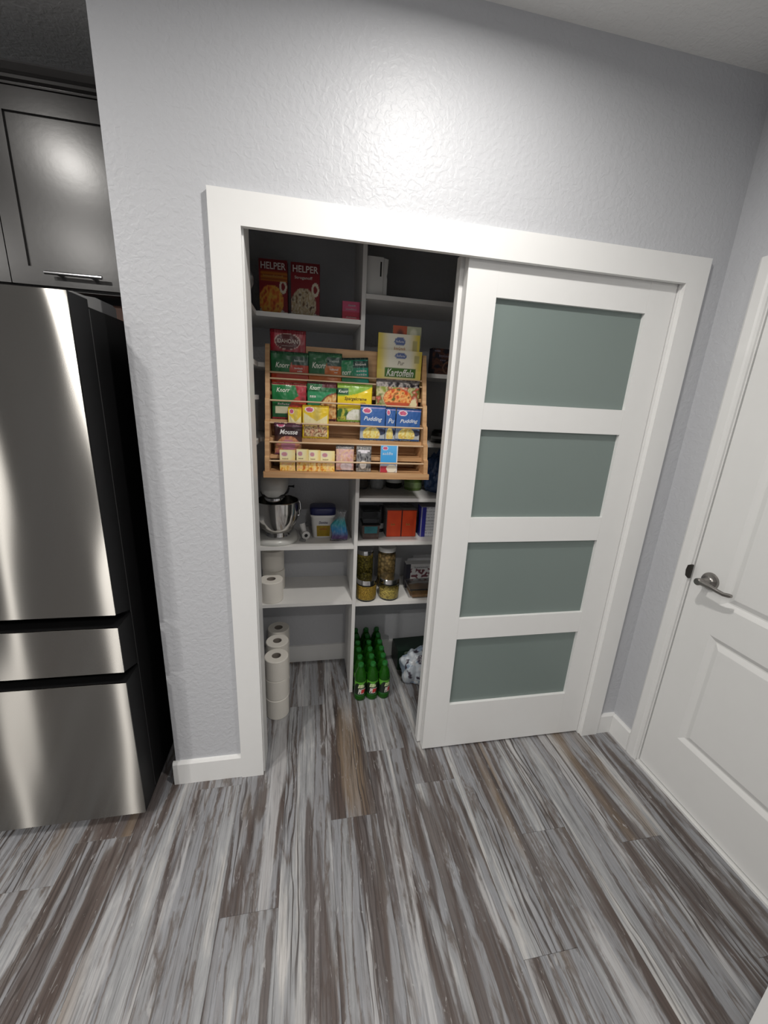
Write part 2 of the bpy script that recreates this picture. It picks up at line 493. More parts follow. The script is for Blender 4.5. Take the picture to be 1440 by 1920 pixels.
# right-hand wall with the hinged door's opening
DY0, DY1, DZ = -0.952, -0.186, 2.045
bm = bmesh.new()
box(bm, XC, XC + 0.115, DY1 + 0.018, YB, 0, CEIL)
box(bm, XC, XC + 0.115, DY0 - 0.018, DY1 + 0.018, DZ + 0.018, CEIL)
box(bm, XC, XC + 0.115, -1.06, DY0 - 0.018, 0, CEIL)
struct(obj('wall_right', bm, M_WALL), 'blue grey side wall holding the hinged door', 'wall')
struct(boxo('wall_front_right', 1.29, 1.95, -4.0, -1.06, 0, CEIL, M_WALL), 'grey wall projecting beside the camera at right', 'wall')
struct(boxo('wall_left', -3.6, -3.5, -4.1, 0.86, 0, CEIL, M_WALL), 'grey far kitchen wall out of view at left', 'wall')
struct(boxo('wall_front', -3.5, 1.29, -4.1, -4.0, 0, CEIL, M_WALL), 'grey wall behind the camera', 'wall')
# white casing end at the lower right corner of the view
struct(boxo('trim_3', 1.240, 1.36, -1.0595, -1.0, 0, 2.13, M_TRIM, bevel=0.003), 'white door casing edge at the lower right corner', 'trim')

# casing round the pantry opening
tr = struct(thing('trim_1', 'white flat mitred casing around the pantry opening', 'trim'))
for s in (0, 1):
    bm = bmesh.new()
    if s == 0: poly = [(-CAS, 0), (0, 0), (0, H_OPEN), (-CAS, H_OPEN + CAS)]
    else: poly = [(W_OPEN, 0), (W_OPEN + CAS, 0), (W_OPEN + CAS, H_OPEN + CAS), (W_OPEN, H_OPEN)]
    prism(bm, poly, 'y', -0.018, 0.0)
    obj('side_board', bm, M_TRIM, tr, 0.0012)
bm = bmesh.new()
prism(bm, [(-CAS, H_OPEN + CAS), (0, H_OPEN), (W_OPEN, H_OPEN), (W_OPEN + CAS, H_OPEN + CAS)], 'y', -0.018, 0.0)
obj('head_board', bm, M_TRIM, tr, 0.0012)
jb = [('jamb', -0.012, 0.005, 0.0), ('jamb', W_OPEN - 0.005, W_OPEN + 0.012, 0.0)]
for n, a, b, z in jb: boxo(n, a, b, 0.0, WT, 0, 2.105, M_TRIM, tr)
boxo('head_jamb', 0.005, W_OPEN - 0.005, 0.0, WT, 2.092, 2.105, M_TRIM, tr)

# baseboards
def baseboard(name, poly_y, a, b, axis, label):
    bm = bmesh.new(); prism(bm, poly_y, axis, a, b)
    return struct(obj(name, bm, M_TRIM, None, 0.002), label, 'baseboard')
prof = lambda y, s: [(y, 0), (y + s * 0.014, 0), (y + s * 0.014, 0.100), (y + s * 0.008, 0.110), (y, 0.110)]
baseboard('baseboard_left', prof(0.0, -1), -0.355, -CAS, 'x', 'white baseboard left of the pantry casing')
baseboard('baseboard_back', prof(0.0, -1), W_OPEN + CAS, XC, 'x', 'short white baseboard right of the pantry casing')
baseboard('baseboard_right', prof(XC, -1), -0.124, -0.0145, 'y', 'white baseboard on the side wall by the door casing')
boxb = boxo('baseboard_pantry', -0.23, XC, YB - 0.014, YB, 0, 0.110, M_TRIM, bevel=0.002)
struct(boxb, 'white baseboard along the rear wall inside the pantry', 'baseboard')

# ---- hinged door on the right wall
tr2 = struct(thing('trim_2', 'white casing around the hinged side door', 'trim'))
bm = bmesh.new()
cp = [(DY1 + 0.004, XC), (DY1 + 0.004, XC - 0.010), (DY1 + 0.016, XC - 0.010), (DY1 + 0.022, XC - 0.014), (-0.132, XC - 0.014), (-0.124, XC - 0.010), (-0.124, XC)]
A = [bm.verts.new((x, y, 0)) for y, x in cp]; B = [bm.verts.new((x, y, DZ + 0.062)) for y, x in cp]
for i in range(len(cp)): bm.faces.new((A[i], A[(i + 1) % len(cp)], B[(i + 1) % len(cp)], B[i]))
bm.faces.new(A); bm.faces.new(B)
obj('side_board', bm, M_TRIM, tr2)
boxo('side_board', XC - 0.014, XC, DY0 - 0.066, DY0 - 0.004, 0, DZ + 0.062, M_TRIM, tr2, 0.002)
boxo('head_board', XC - 0.014, XC, DY0 - 0.004, DY1 + 0.004, DZ + 0.004, DZ + 0.062, M_TRIM, tr2, 0.002)
for a, b in ((DY1, DY1 + 0.018), (DY0 - 0.018, DY0)):
    boxo('jamb', XC - 0.001, XC + 0.115, a, b, 0, DZ + 0.018, M_TRIM, tr2)
bm = bmesh.new(); box(bm, XC - 0.013, XC + 0.115, DY0, DY1, 0.0, 0.010)
obj('threshold', bm, M_TRIM, tr2, 0.002)

d1 = struct(thing('door_1', 'white two-panel hinged door with a dark lever handle', 'door'))
XD0, XD1 = XC + 0.003, XC + 0.038
dy0, dy1 = DY0 + 0.004, DY1 - 0.004
PL, PR = -0.317, -0.822         # panel left and right edges along y
panels = [(0.268, 0.767), (0.895, 1.90)]
bm = bmesh.new()
box(bm, XD0, XD1, PL, dy1, 0.016, DZ - 0.003); box(bm, XD0, XD1, dy0, PR, 0.016, DZ - 0.003)
for z0, z1 in ((0.016, 0.268), (0.767, 0.895), (1.90, DZ - 0.003)): box(bm, XD0, XD1, PR, PL, z0, z1)
bmesh.ops.remove_doubles(bm, verts=bm.verts, dist=1e-5)
obj('leaf', bm, M_DOOR, d1)
for z0, z1 in panels:
    bm = bmesh.new()
    rings = []
    for off, dep in ((0, 0.0), (0.004, 0.002), (0.018, 0.0105), (0.023, 0.0105), (0.042, 0.002), (0.044, 0.0015)):
        rings.append([bm.verts.new((XD0 + dep, y, z)) for y, z in ((PL - off, z0 + off), (PR + off, z0 + off), (PR + off, z1 - off), (PL - off, z1 - off))])
    for A, B in zip(rings, rings[1:]):
        for i in range(4): bm.faces.new((A[i], A[(i + 1) % 4], B[(i + 1) % 4], B[i]))
    bm.faces.new(rings[-1])
    bk = [bm.verts.new((XD1, y, z)) for y, z in ((PL, z0), (PR, z0), (PR, z1), (PL, z1))]
    for i in range(4): bm.faces.new((rings[0][i], rings[0][(i + 1) % 4], bk[(i + 1) % 4], bk[i]))
    bm.faces.new(bk)
    obj('panel', bm, M_DOOR, d1)
hy, hz = -0.262, 0.967
def xlathe(name, prof, mat, parent, y, z, seg=28):
    bm = bmesh.new(); lathe(bm, prof, seg)
    bmesh.ops.rotate(bm, verts=bm.verts, cent=(0, 0, 0), matrix=Matrix.Rotation(-PI / 2, 3, 'Y'))
    bmesh.ops.translate(bm, verts=bm.verts, vec=(XD0, y, z))
    o = obj(name, bm, mat, parent, smooth=True); sharp(o.data); return o
hd = xlathe('handle', [(0.0, 0.0), (0.034, 0.0), (0.034, 0.004), (0.031, 0.009), (0.022, 0.012), (0.016, 0.016), (0.013, 0.022), (0.0125, 0.046), (0.014, 0.050), (0.014, 0.062), (0.011, 0.066), (0, 0.066)], M_NICKEL, d1, hy, hz)
tubeo('lever', [(XD0 - 0.055, hy + 0.006, hz), (XD0 - 0.056, hy - 0.02, hz + 0.001), (XD0 - 0.055, hy - 0.045, hz + 0.000), (XD0 - 0.052, hy - 0.07, hz - 0.004), (XD0 - 0.048, hy - 0.09, hz - 0.007), (XD0 - 0.044, hy - 0.108, hz - 0.004), (XD0 - 0.043, hy - 0.116, hz - 0.002)],
      [0.0115, 0.0105, 0.009, 0.008, 0.0075, 0.008, 0.006], M_NICKEL, hd, 12)
bm = bmesh.new()
pl = [(DY1 + 0.003, 0.945), (DY1 + 0.014, 0.952), (DY1 + 0.0175, 0.974), (DY1 + 0.014, 0.996), (DY1 + 0.003, 1.003), (DY1 - 0.003, 1.003), (DY1 - 0.003, 0.945)]
prism(bm, pl, 'x', XC - 0.0125, XC - 0.003)
obj('strike_plate', bm, plain('bronze', (0.05, 0.045, 0.04), 0.4, metal=0.8), tr2)

# ---- sliding doors
def sliding_door(name, label, x0, x1, y0, y1, z0=0.010, z1=2.062, dx=0.0):
    d = struct(thing(name, label, 'door'))
    xl, xr = 0.824 + dx, 1.418 + dx
    zs = [(0.247, 0.591), (0.692, 1.041), (1.144, 1.490), (1.586, 1.934)]
    for a, b in ((x0, xl), (xr, x1)):
        boxo('stile', a, b, y0, y1, z0, z1, M_DOOR, d, 0.0012)
    prev = z0
    for i, (a, b) in enumerate(zs + [(z1, None)]):
        boxo('rail', xl + 0.0003, xr - 0.0003, y0 + 0.0003, y1 - 0.0003, prev, a, M_DOOR, d, 0.0010)
        prev = b
    for a, b in zs:
        boxo('pane', xl - 0.006, xr + 0.006, (y0 + y1) / 2 - 0.003, (y0 + y1) / 2 + 0.003, a - 0.006, b + 0.006, M_FROST, d)
    return d
sliding_door('door_2', 'white sliding door with four frosted glass panes, front of the pair', 0.714, 1.531, 0.008, 0.043)
sliding_door('door_3', 'second white sliding door stacked behind the front one', 0.701, 1.518, 0.053, 0.088, dx=-0.013)

# ================================================================== LAMPS
for i, (lx, ly, watt) in enumerate(LAMPS):
    names = ['over the pantry wall', 'in front of the fridge', 'behind the camera on the right', 'in the middle of the kitchen', 'at the far left of the kitchen']
    t = thing('downlight', 'round recessed ceiling downlight ' + names[i], 'light', (lx, ly, CEIL), 'ceiling downlights')
    latheo('trim_ring', [(0.058, -0.001), (0.085, -0.001), (0.083, -0.005), (0.062, -0.007), (0.058, -0.004), (0.058, -0.001)], M_WHITE_PL, t, 40, cap=False)
    em, nt, b = new_mat('lamp_lens'); setp(b, color=(1, 1, 1), rough=0.5, emit=(1.0, 0.97, 0.92), emits=2.0)
    latheo('lens', [(0.0, -0.0015), (0.058, -0.0015), (0.058, -0.003), (0, -0.003)], em, t, 40)
    ld = bpy.data.lights.new('downlight_beam', 'AREA'); ld.shape = 'DISK'; ld.size = 0.10; ld.energy = watt
    ld.spread = math.radians(172)
    ld.color = (1.0, 0.965, 0.915)
    lo = bpy.data.objects.new('downlight_beam', ld); C.objects.link(lo); lo.parent = t
    lo.location = (0, 0, -0.009)

# ================================================================== PANTRY SHELVING
ys = 0.431
sh = thing('pantry_shelving', 'white built-in pantry shelving with a central divider', 'shelving')
boxo('divider', 0.413, 0.4305, ys, YB - 0.001, 0.0, 2.30, M_SHELF, sh, 0.0008)
for z in (1.900, 1.704, 1.392, 0.874, 0.567):
    boxo('shelf', -0.2295, 0.4125, ys, YB - 0.001, z - 0.018, z, M_SHELF, sh, 0.0008)
for z in (2.003, 1.704, 1.388, 1.117, 0.890, 0.553):
    boxo('shelf', 0.431, XC - 0.001, ys, YB - 0.001, z - 0.018, z, M_SHELF, sh, 0.0008)
for z in (1.900, 1.704, 1.571, 1.392):
    boxo('return_shelf', -0.2295, -0.016, WT + 0.01, ys - 0.0005, z - 0.018, z, M_SHELF, sh, 0.0008)

# ================================================================== HANGING PACKET RACK
rk = thing('packet_rack', 'light wooden stepped rack holding packets, hung on the pantry shelving', 'rack')
RX0, RX1 = 0.018, 0.704; T = 0.018
side = [(0.4300, 1.274), (0.244, 1.274), (0.250, 1.330), (0.262, 1.336), (0.272, 1.395), (0.285, 1.402), (0.297, 1.470), (0.314, 1.478), (0.330, 1.560), (0.345, 1.566), (0.362, 1.640), (0.374, 1.690), (0.402, 1.775), (0.4300, 1.775)]
for a in (RX0, RX1 - T):
    bm = bmesh.new(); prism(bm, side, 'x', a, a + T); obj('side_panel', bm, M_WOOD, rk, 0.001)
boxo('back_panel', RX0 + T, RX1 - T, 0.4215, 0.4300, 1.275, 1.778, M_WOOD, rk)
boxo('base_board', RX0 - 0.006, RX1 + 0.006, 0.238, 0.4300, 1.250, 1.2735, M_WOOD, rk, 0.0015)
TRAYS = {'D': (0.289, 1.336), 'C': (0.316, 1.404), 'B': (0.341, 1.477), 'A': (0.373, 1.590)}
for k, (y, z) in TRAYS.items():
    boxo('tray', RX0 + T, RX1 - T, y, 0.4214, z - 0.015, z, M_WOOD, rk, 0.001)
M_ROD = plain('pale_dowel', (0.60, 0.43, 0.27), 0.4, var=0.08)
RAILS = [(0.381, 1.665), (0.371, 1.640), (0.341, 1.553), (0.311, 1.465), (0.284, 1.389), (0.256, 1.3165)]
for y, z in RAILS:
    tubeo('dowel', [(RX0 + T - 0.002, y, z), (RX1 - T + 0.002, y, z)], 0.0038, M_ROD, rk, 10)

# ---- print designs -------------------------------------------------
DKG = (0.010, 0.085, 0.030); GRN = (0.012, 0.20, 0.055); WHT = (0.80, 0.78, 0.72)
YEL = (0.80, 0.56, 0.02); PALEY = (0.80, 0.74, 0.40); NAVY = (0.03, 0.07, 0.25)
def food(u, v, s, seed, cols):
    t = 0.5 + 0.9 * n2(u, v, s, seed) + 0.4 * n2(u, v, s * 2.3, seed + 5)
    t = max(0, min(0.999, t)) * (len(cols) - 1)
    i = int(t); return lerp(cols[i], cols[i + 1], t - i)

def soup_a(accent, seed, dark=(0.008, 0.05, 0.03)):
    """green sachet top with a slanted coloured lower band and a dark badge at the right"""
    def f(u, v):
        if v > 0.95: return lerp(DKG, (0.05, 0.05, 0.05), 0.4)
        if u > 0.56 and v > 0.68 and v < 0.90: return dark
        edge = 0.56 + 0.28 * sm(0.44, 0.62, u)
        if u < 0.50: edge = 0.46 + 0.02 * u
        if v > edge: return lerp(DKG, GRN, 0.35 + 0.4 * n2(u, v, 3, seed))
        if v > 0.22: return lerp(accent, tuple(c * 0.55 for c in accent), 0.5 * u * 0.3 + 0.4 * abs(n2(u, v, 4, seed)))
        return food(u, v, 7, seed, [(0.28, 0.02, 0.015), (0.55, 0.12, 0.04), (0.85, 0.75, 0.6), (0.35, 0.03, 0.02)])
    return f
def teal_soup(u, v):
    if u > 0.45 and v > 0.72 and v < 0.92: return (0.006, 0.05, 0.035)
    if v > 0.94: return (0.004, 0.05, 0.025)
    if v > 0.25: return lerp((0.01, 0.20, 0.07), (0.01, 0.32, 0.22), sm(0.3, 0.8, u))
    return food(u, v, 6, 2.2, [(0.02, 0.25, 0.13), (0.7, 0.72, 0.62), (0.02, 0.30, 0.16)])
def soup_b(u, v):
    if v > 0.94: return (0.55, 0.48, 0.28)
    if u + v * 0.35 > 1.0 and v > 0.5: return food(u, v, 5, 1.0, [(0.22, 0.015, 0.02), (0.45, 0.03, 0.05), (0.22, 0.02, 0.02)])
    if ell(u, v, 1.0, 0.15, 0.55, 0.55) < 1: return food(u, v, 6, 3.0, [(0.30, 0.015, 0.01), (0.55, 0.06, 0.02), (0.30, 0.02, 0.01)])
    if 0.16 < v < 0.36 and 0.10 < u < 0.5: return (0.62, 0.60, 0.42)
    return lerp(DKG, (0.015, 0.26, 0.07), sm(0.1, 0.75, v) * (0.6 + 0.4 * n2(u, v, 3, 4)))
def soup_c(u, v):
    if u > 0.5 and v > 0.86: return (0.10, 0.015, 0.02)
    e = ell(u, v, 1.0, 0.22, 0.58, 0.48)
    if e < 1: return food(u, v, 7, 6.0, [(0.35, 0.10, 0.02), (0.60, 0.28, 0.07), (0.75, 0.55, 0.25), (0.45, 0.15, 0.04)])
    if e < 1.15: return (0.16, 0.05, 0.02)
    if v < 0.18: return food(u, v, 6, 2.0, [(0.5, 0.3, 0.1), (0.45, 0.06, 0.03), (0.6, 0.4, 0.1)])
    if v > 0.74: return lerp(DKG, GRN, 0.4)
    return (0.03, 0.27, 0.11)
def asparagus(u, v):
    if v > 0.93: return (0.25, 0.40, 0.05)
    if u < 0.32 and 0.71 < v < 0.87: return DKG
    if v > 0.66 + 0.28 * u * u: return lerp((0.18, 0.42, 0.04), (0.40, 0.55, 0.05), 0.5 + 0.5 * n2(u, v, 3, 1))
    if v > 0.36: return (0.82, 0.60, 0.015)
    if ell(u, v, 0.55, 0.12, 0.28, 0.22) < 1: return food(u, v, 8, 4, [(0.72, 0.70, 0.60), (0.85, 0.84, 0.75), (0.55, 0.56, 0.40)])
    return food(u, v, 6, 7.5, [(0.03, 0.12, 0.02), (0.70, 0.60, 0.08), (0.08, 0.20, 0.03), (0.02, 0.05, 0.02), (0.6, 0.6, 0.4)])
def pasta(u, v):
    e = ell(u, v, 0.50, 0.58, 0.33, 0.23)
    if e < 1:
        if v < 0.50 or e > 0.88: return lerp((0.42, 0.05, 0.02), (0.60, 0.12, 0.05), 0.5 + 0.5 * n2(u, v, 5, 3))
        return food(u, v, 13, 1.5, [(0.55, 0.06, 0.02), (0.78, 0.28, 0.05), (0.85, 0.50, 0.18), (0.70, 0.16, 0.04), (0.05, 0.12, 0.02)])
    if ell(u, v, 0.88, 0.47, 0.08, 0.10) < 1: return (0.80, 0.70, 0.42)
    if v > 0.84: return food(u, v, 9, 9.5, [(0.012, 0.008, 0.012), (0.02, 0.015, 0.02), (0.5, 0.45, 0.42), (0.01, 0.01, 0.01)])
    return food(u, v, 7, 5.5, [(0.25, 0.30, 0.05), (0.60, 0.52, 0.30), (0.10, 0.16, 0.03), (0.45, 0.06, 0.05), (0.70, 0.62, 0.42)])
def potato_box(lower):
    def f(u, v):
        side = max(sm(0.30, 0.02, u), sm(0.70, 0.98, u))
        c = lerp((0.78, 0.75, 0.62), (0.66, 0.52, 0.04), side * 0.95)
        if v < 0.60: c = lerp(c, (0.78, 0.66, 0.16), 0.5)
        if 0.82 < u < 0.95 and 0.74 < v < 0.92: c = (0.45, 0.40, 0.16)
        if ell(u, v, 0.52, 0.885, 0.135, 0.065) < 1: c = (0.10, 0.15, 0.34)
        if lower == 'green' and 0.17 < u < 0.87 and 0.43 < v < 0.63: c = (0.055, 0.155, 0.02)
        if lower == 'brown' and 0.16 < u < 0.80 and 0.695 < v < 0.735: c = (0.20, 0.09, 0.03)
        return c
    return f
def third_box(u, v):
    if u < 0.5: return lerp((0.42, 0.08, 0.03), (0.08, 0.02, 0.015), sm(1.0, 0.0, ell(u, v, 0.25, 0.88, 0.16, 0.10)))
    return lerp((0.42, 0.44, 0.30), (0.66, 0.66, 0.52), sm(1.0, 0.2, ell(u, v, 0.72, 0.9, 0.16, 0.09)))
def mashed(u, v):
    e = ell(u, v, 0.48, 0.815, 0.36, 0.135)
    if e < 0.86: return (0.10, 0.012, 0.014)
    if e < 1.0: return (0.60, 0.45, 0.38)
    return lerp((0.42, 0.012, 0.03), (0.20, 0.008, 0.015), 0.35 + 0.5 * n2(u, v, 4, 2))
def dessert_logo(u, v, cu, cv, ru, rv):
    e = ell(u, v, cu, cv, ru, rv)
    if e < 0.62: return (0.55, 0.10, 0.20)
    if e < 1: return (0.80, 0.74, 0.76)
    return None
def yellow_dessert(u, v):
    l = dessert_logo(u, v, 0.27, 0.86, 0.17, 0.085)
    if l and v > 0.5: return l
    if v > 0.95 or u < 0.05 or u > 0.95: return (0.80, 0.56, 0.02)
    if v > 0.42:
        x = abs(u - 0.55)
        if v < 0.50 + 0.5 * x + 0.02: return (0.80, 0.72, 0.42)
        return lerp((0.80, 0.56, 0.03), (0.62, 0.48, 0.10), sm(0.25, 0.0, x))
    if v > 0.36: return food(u, v, 9, 3, [(0.20, 0.05, 0.02), (0.78, 0.6, 0.2), (0.15, 0.03, 0.02)])
    return food(u, v, 7, 8, [(0.75, 0.55, 0.22), (0.16, 0.025, 0.015), (0.80, 0.68, 0.40), (0.24, 0.04, 0.02), (0.78, 0.50, 0.30)])
def pudding(u, v):
    l = dessert_logo(u, v, 0.26, 0.84, 0.18, 0.085)
    if l: return l
    if v > 0.96: return (0.02, 0.05, 0.18)
    if 0.915 < v < 0.935: return (0.45, 0.35, 0.55)
    if v > 0.40: return lerp((0.04, 0.12, 0.36), (0.10, 0.26, 0.52), sm(0.4, 0.95, 1 - v) * (0.6 + 0.5 * n2(u, v, 4, 6)))
    if ell(u, v, 0.45, 0.18, 0.34, 0.22) < 1:
        return food(u, v, 6, 3.1, [(0.80, 0.62, 0.10), (0.85, 0.78, 0.35), (0.70, 0.46, 0.05), (0.84, 0.76, 0.45)])
    if u > 0.5 and v > 0.08 and ell(u, v, 0.78, 0.26, 0.24, 0.10) < 1: return (0.04, 0.05, 0.10)
    return lerp((0.10, 0.17, 0.32), (0.45, 0.48, 0.50), sm(0.4, 0.1, v))
def mousse(u, v):
    l = dessert_logo(u, v, 0.24, 0.93, 0.15, 0.07)
    if l: return l
    if 0.89 < v < 0.905: return (0.20, 0.06, 0.12)
    if v > 0.58: return (0.028, 0.008, 0.010)
    e = ell(u, v, 0.5, 0.18, 0.46, 0.42)
    if e < 1:
        if ell(u, v, 0.5, 0.30, 0.26, 0.18) < 1: return (0.50, 0.20, 0.30)
        return food(u, v, 5, 4.4, [(0.42, 0.15, 0.07), (0.62, 0.30, 0.16), (0.42, 0.12, 0.12), (0.5, 0.26, 0.1)])
    return lerp((0.06, 0.02, 0.012), (0.40, 0.22, 0.10), sm(0.5, 0.0, v))
def custard(seed):
    def f(u, v):
        l = dessert_logo(u, v, 0.30, 0.80, 0.22, 0.12)
        if l: return lerp(l, (0.6, 0.45, 0.4), 0.45)
        if v > 0.46:
            return lerp((0.88, 0.80, 0.46), (0.82, 0.52, 0.06), sm(0.6, 1.0, u) * 0.7 * (0.7 + 0.5 * n2(u, v, 3, seed)))
        if v > 0.40: return (0.84, 0.76, 0.52)
        return food(u, v, 5, seed, [(0.55, 0.16, 0.03), (0.80, 0.42, 0.06), (0.85, 0.68, 0.22), (0.80, 0.40, 0.20), (0.84, 0.70, 0.30)])
    return f
def pink_pouch(u, v):
    if v > 0.86: return food(u, v, 8, 3, [(0.08, 0.07, 0.07), (0.30, 0.28, 0.27), (0.05, 0.05, 0.05)])
    if ell(u, v, 0.58, 0.20, 0.32, 0.20) < 1: return (0.72, 0.62, 0.66)
    return food(u, v, 5, 6, [(0.60, 0.30, 0.26), (0.72, 0.48, 0.30), (0.62, 0.36, 0.40), (0.74, 0.56, 0.36)])
def grey_pouch(u, v):
    if v > 0.86: return food(u, v, 8, 1, [(0.06, 0.06, 0.06), (0.35, 0.34, 0.32), (0.10, 0.09, 0.08)])
    if 0.72 < v < 0.84 and 0.1 < u < 0.9: return (0.72, 0.68, 0.72) if abs(u - 0.5) < 0.22 or v > 0.78 else (0.2, 0.2, 0.2)
    if ell(u, v, 0.45, 0.28, 0.22, 0.16) < 1: return (0.74, 0.72, 0.70)
    if v < 0.14: return food(u, v, 6, 4, [(0.4, 0.38, 0.36), (0.1, 0.1, 0.1), (0.5, 0.48, 0.45)])
    return food(u, v, 5, 9, [(0.04, 0.04, 0.045), (0.16, 0.16, 0.17), (0.30, 0.30, 0.30), (0.05, 0.05, 0.05)])
def blue_pack(u, v):
    if u > 0.95: return (0.75, 0.76, 0.78)
    l = dessert_logo(u, v, 0.26, 0.90, 0.17, 0.075)
    if l: return l
    if v > 0.36: return lerp((0.05, 0.34, 0.72), (0.12, 0.44, 0.80), sm(0.5, 1, v))
    if ell(u, v, 0.66, 0.15, 0.30, 0.15) < 1: return (0.72, 0.68, 0.56)
    if u < 0.42 and v < 0.24: return (0.42, 0.03, 0.05)
    return lerp((0.45, 0.42, 0.38), (0.10, 0.30, 0.60), sm(0.2, 0.36, v))

LG = (0.78, 0.80, 0.70)
def packet(name, label, cat, grp, kind, x0, x1, z0, z1, y, d, paint, tilt=6, rz=0, ry=0, items=(), side=(0.4, 0.4, 0.4), top=None, seed=0.0, mat=None):
    w, h = x1 - x0, z1 - z0
    if kind == 'pouch': o, s = pouch(name, w, h, d, paint, mat, seed=seed)
    else: o, s = pack_box(name, w, h, d, paint, side, top=top)
    tag(o, label, cat, grp)
    words(o, w, h, s, items)
    put(o, (x0 + x1) / 2, y, z0, tilt, rz, ry)
    return o

RK = 'packets on the wooden rack'
RED = (0.50, 0.045, 0.012); ORG = (0.55, 0.14, 0.015)
# top row
packet('potato_pouch', 'dark red mashed potato pouch with oval emblem at the rack\'s top left', 'pouch', RK, 'pouch', 0.037, 0.182, 1.592, 1.835, 0.4135, 0.010, mashed, 0.2, seed=1,
       items=[('IDAHOAN', 0.48, 0.82, 0.58, 0.07, (0.66, 0.58, 0.52)), ('~8', 0.48, 0.745, 0.32, 0.025, (0.40, 0.33, 0.30))])
packet('soup_packet', 'green and red soup packet below the dark red pouch, top row', 'packet', RK, 'pouch', 0.038, 0.194, 1.5905, 1.749, 0.391, 0.012, soup_a(RED, 1.0), 1.5, seed=2,
       items=[('Knorr', 0.31, 0.66, 0.36, 0.13, LG, 0.25), ('~7', 0.75, 0.79, 0.28, 0.07, (0.5, 0.55, 0.5), 0.25), ('~7', 0.73, 0.60, 0.22, 0.055, WHT), ('~5', 0.76, 0.53, 0.14, 0.045, WHT)])
packet('soup_packet', 'green and orange soup packet in the middle of the top row', 'packet', RK, 'pouch', 0.190, 0.333, 1.5905, 1.757, 0.391, 0.012, soup_a(ORG, 4.0), 3, rz=-1, seed=3,
       items=[('Knorr', 0.32, 0.68, 0.40, 0.14, LG, 0.25), ('~7', 0.77, 0.80, 0.30, 0.07, (0.5, 0.55, 0.5), 0.25), ('~9', 0.76, 0.60, 0.26, 0.055, WHT), ('~3', 0.82, 0.53, 0.10, 0.045, WHT)])
packet('soup_packet', 'teal green tilted soup packet at the right end of the soups, top row', 'packet', RK, 'pouch', 0.336, 0.456, 1.5965, 1.745, 0.390, 0.011, teal_soup, 3, ry=-4.5, seed=4,
       items=[('norr', 0.20, 0.58, 0.34, 0.10, LG, 0.25), ('~7', 0.72, 0.81, 0.40, 0.08, WHT, 0.25), ('~5', 0.74, 0.63, 0.38, 0.07, WHT), ('~5', 0.74, 0.53, 0.38, 0.07, WHT)])
packet('potato_box', 'yellow carton with red and cream top, rearmost of the three cartons', 'box', RK, 'box', 0.550, 0.676, 1.592, 1.888, 0.4145, 0.010, third_box, 0, side=(0.4, 0.4, 0.28))
packet('potato_box', 'yellow carton with blue emblem and brown stripe, middle of the three cartons', 'box', RK, 'box', 0.486, 0.669, 1.5905, 1.853, 0.4030, 0.011, potato_box('brown'), 0.2, side=(0.55, 0.45, 0.06),
       items=[('~6', 0.52, 0.885, 0.20, 0.045, (0.62, 0.64, 0.70), 0.2), ('~7', 0.52, 0.775, 0.28, 0.06, (0.45, 0.22, 0.10), 0.2)])
packet('potato_box', 'yellow carton reading Pur Kartoffeln, front of the three cartons', 'box', RK, 'box', 0.484, 0.680, 1.592, 1.786, 0.3905, 0.011, potato_box('green'), 0.2, side=(0.60, 0.48, 0.05),
       items=[('~6', 0.52, 0.885, 0.20, 0.06, (0.62, 0.64, 0.70), 0.2), ('Pur', 0.53, 0.735, 0.15, 0.09, (0.25, 0.22, 0.18), 0.2), ('Kartoffeln', 0.52, 0.53, 0.62, 0.16, (0.80, 0.80, 0.72), 0.3)])
# second row
packet('soup_packet', 'green soup packet with cream label at the left of the second row', 'packet', RK, 'pouch', 0.042, 0.184, 1.4775, 1.626, 0.354, 0.014, soup_b, 4, seed=5,
       items=[('Knorr', 0.33, 0.80, 0.38, 0.12, LG, 0.25), ('~6', 0.34, 0.42, 0.34, 0.07, WHT, 0.25)])
packet('soup_packet', 'green soup packet showing a brown noodle dish, second row', 'packet', RK, 'pouch', 0.186, 0.310, 1.4775, 1.638, 0.354, 0.012, soup_c, 4, seed=6,
       items=[('Knorr', 0.27, 0.84, 0.36, 0.11, LG, 0.25), ('~3', 0.20, 0.62, 0.22, 0.10, WHT)])
packet('soup_packet', 'yellow and green asparagus soup packet in the second row', 'packet', RK, 'pouch', 0.312, 0.464, 1.4775, 1.638, 0.354, 0.014, asparagus, 4, seed=7,
       items=[('Knorr', 0.17, 0.79, 0.26, 0.08, LG, 0.2), ('Spargelcreme', 0.52, 0.60, 0.62, 0.11, (0.10, 0.05, 0.01), 0.2), ('~5', 0.74, 0.51, 0.16, 0.05, (0.30, 0.10, 0.02))])
packet('pasta_pouch', 'pouch picturing a red bowl of pasta, right end of the second row', 'pouch', RK, 'pouch', 0.478, 0.672, 1.4785, 1.664, 0.3545, 0.011, pasta, 1.8, seed=8)
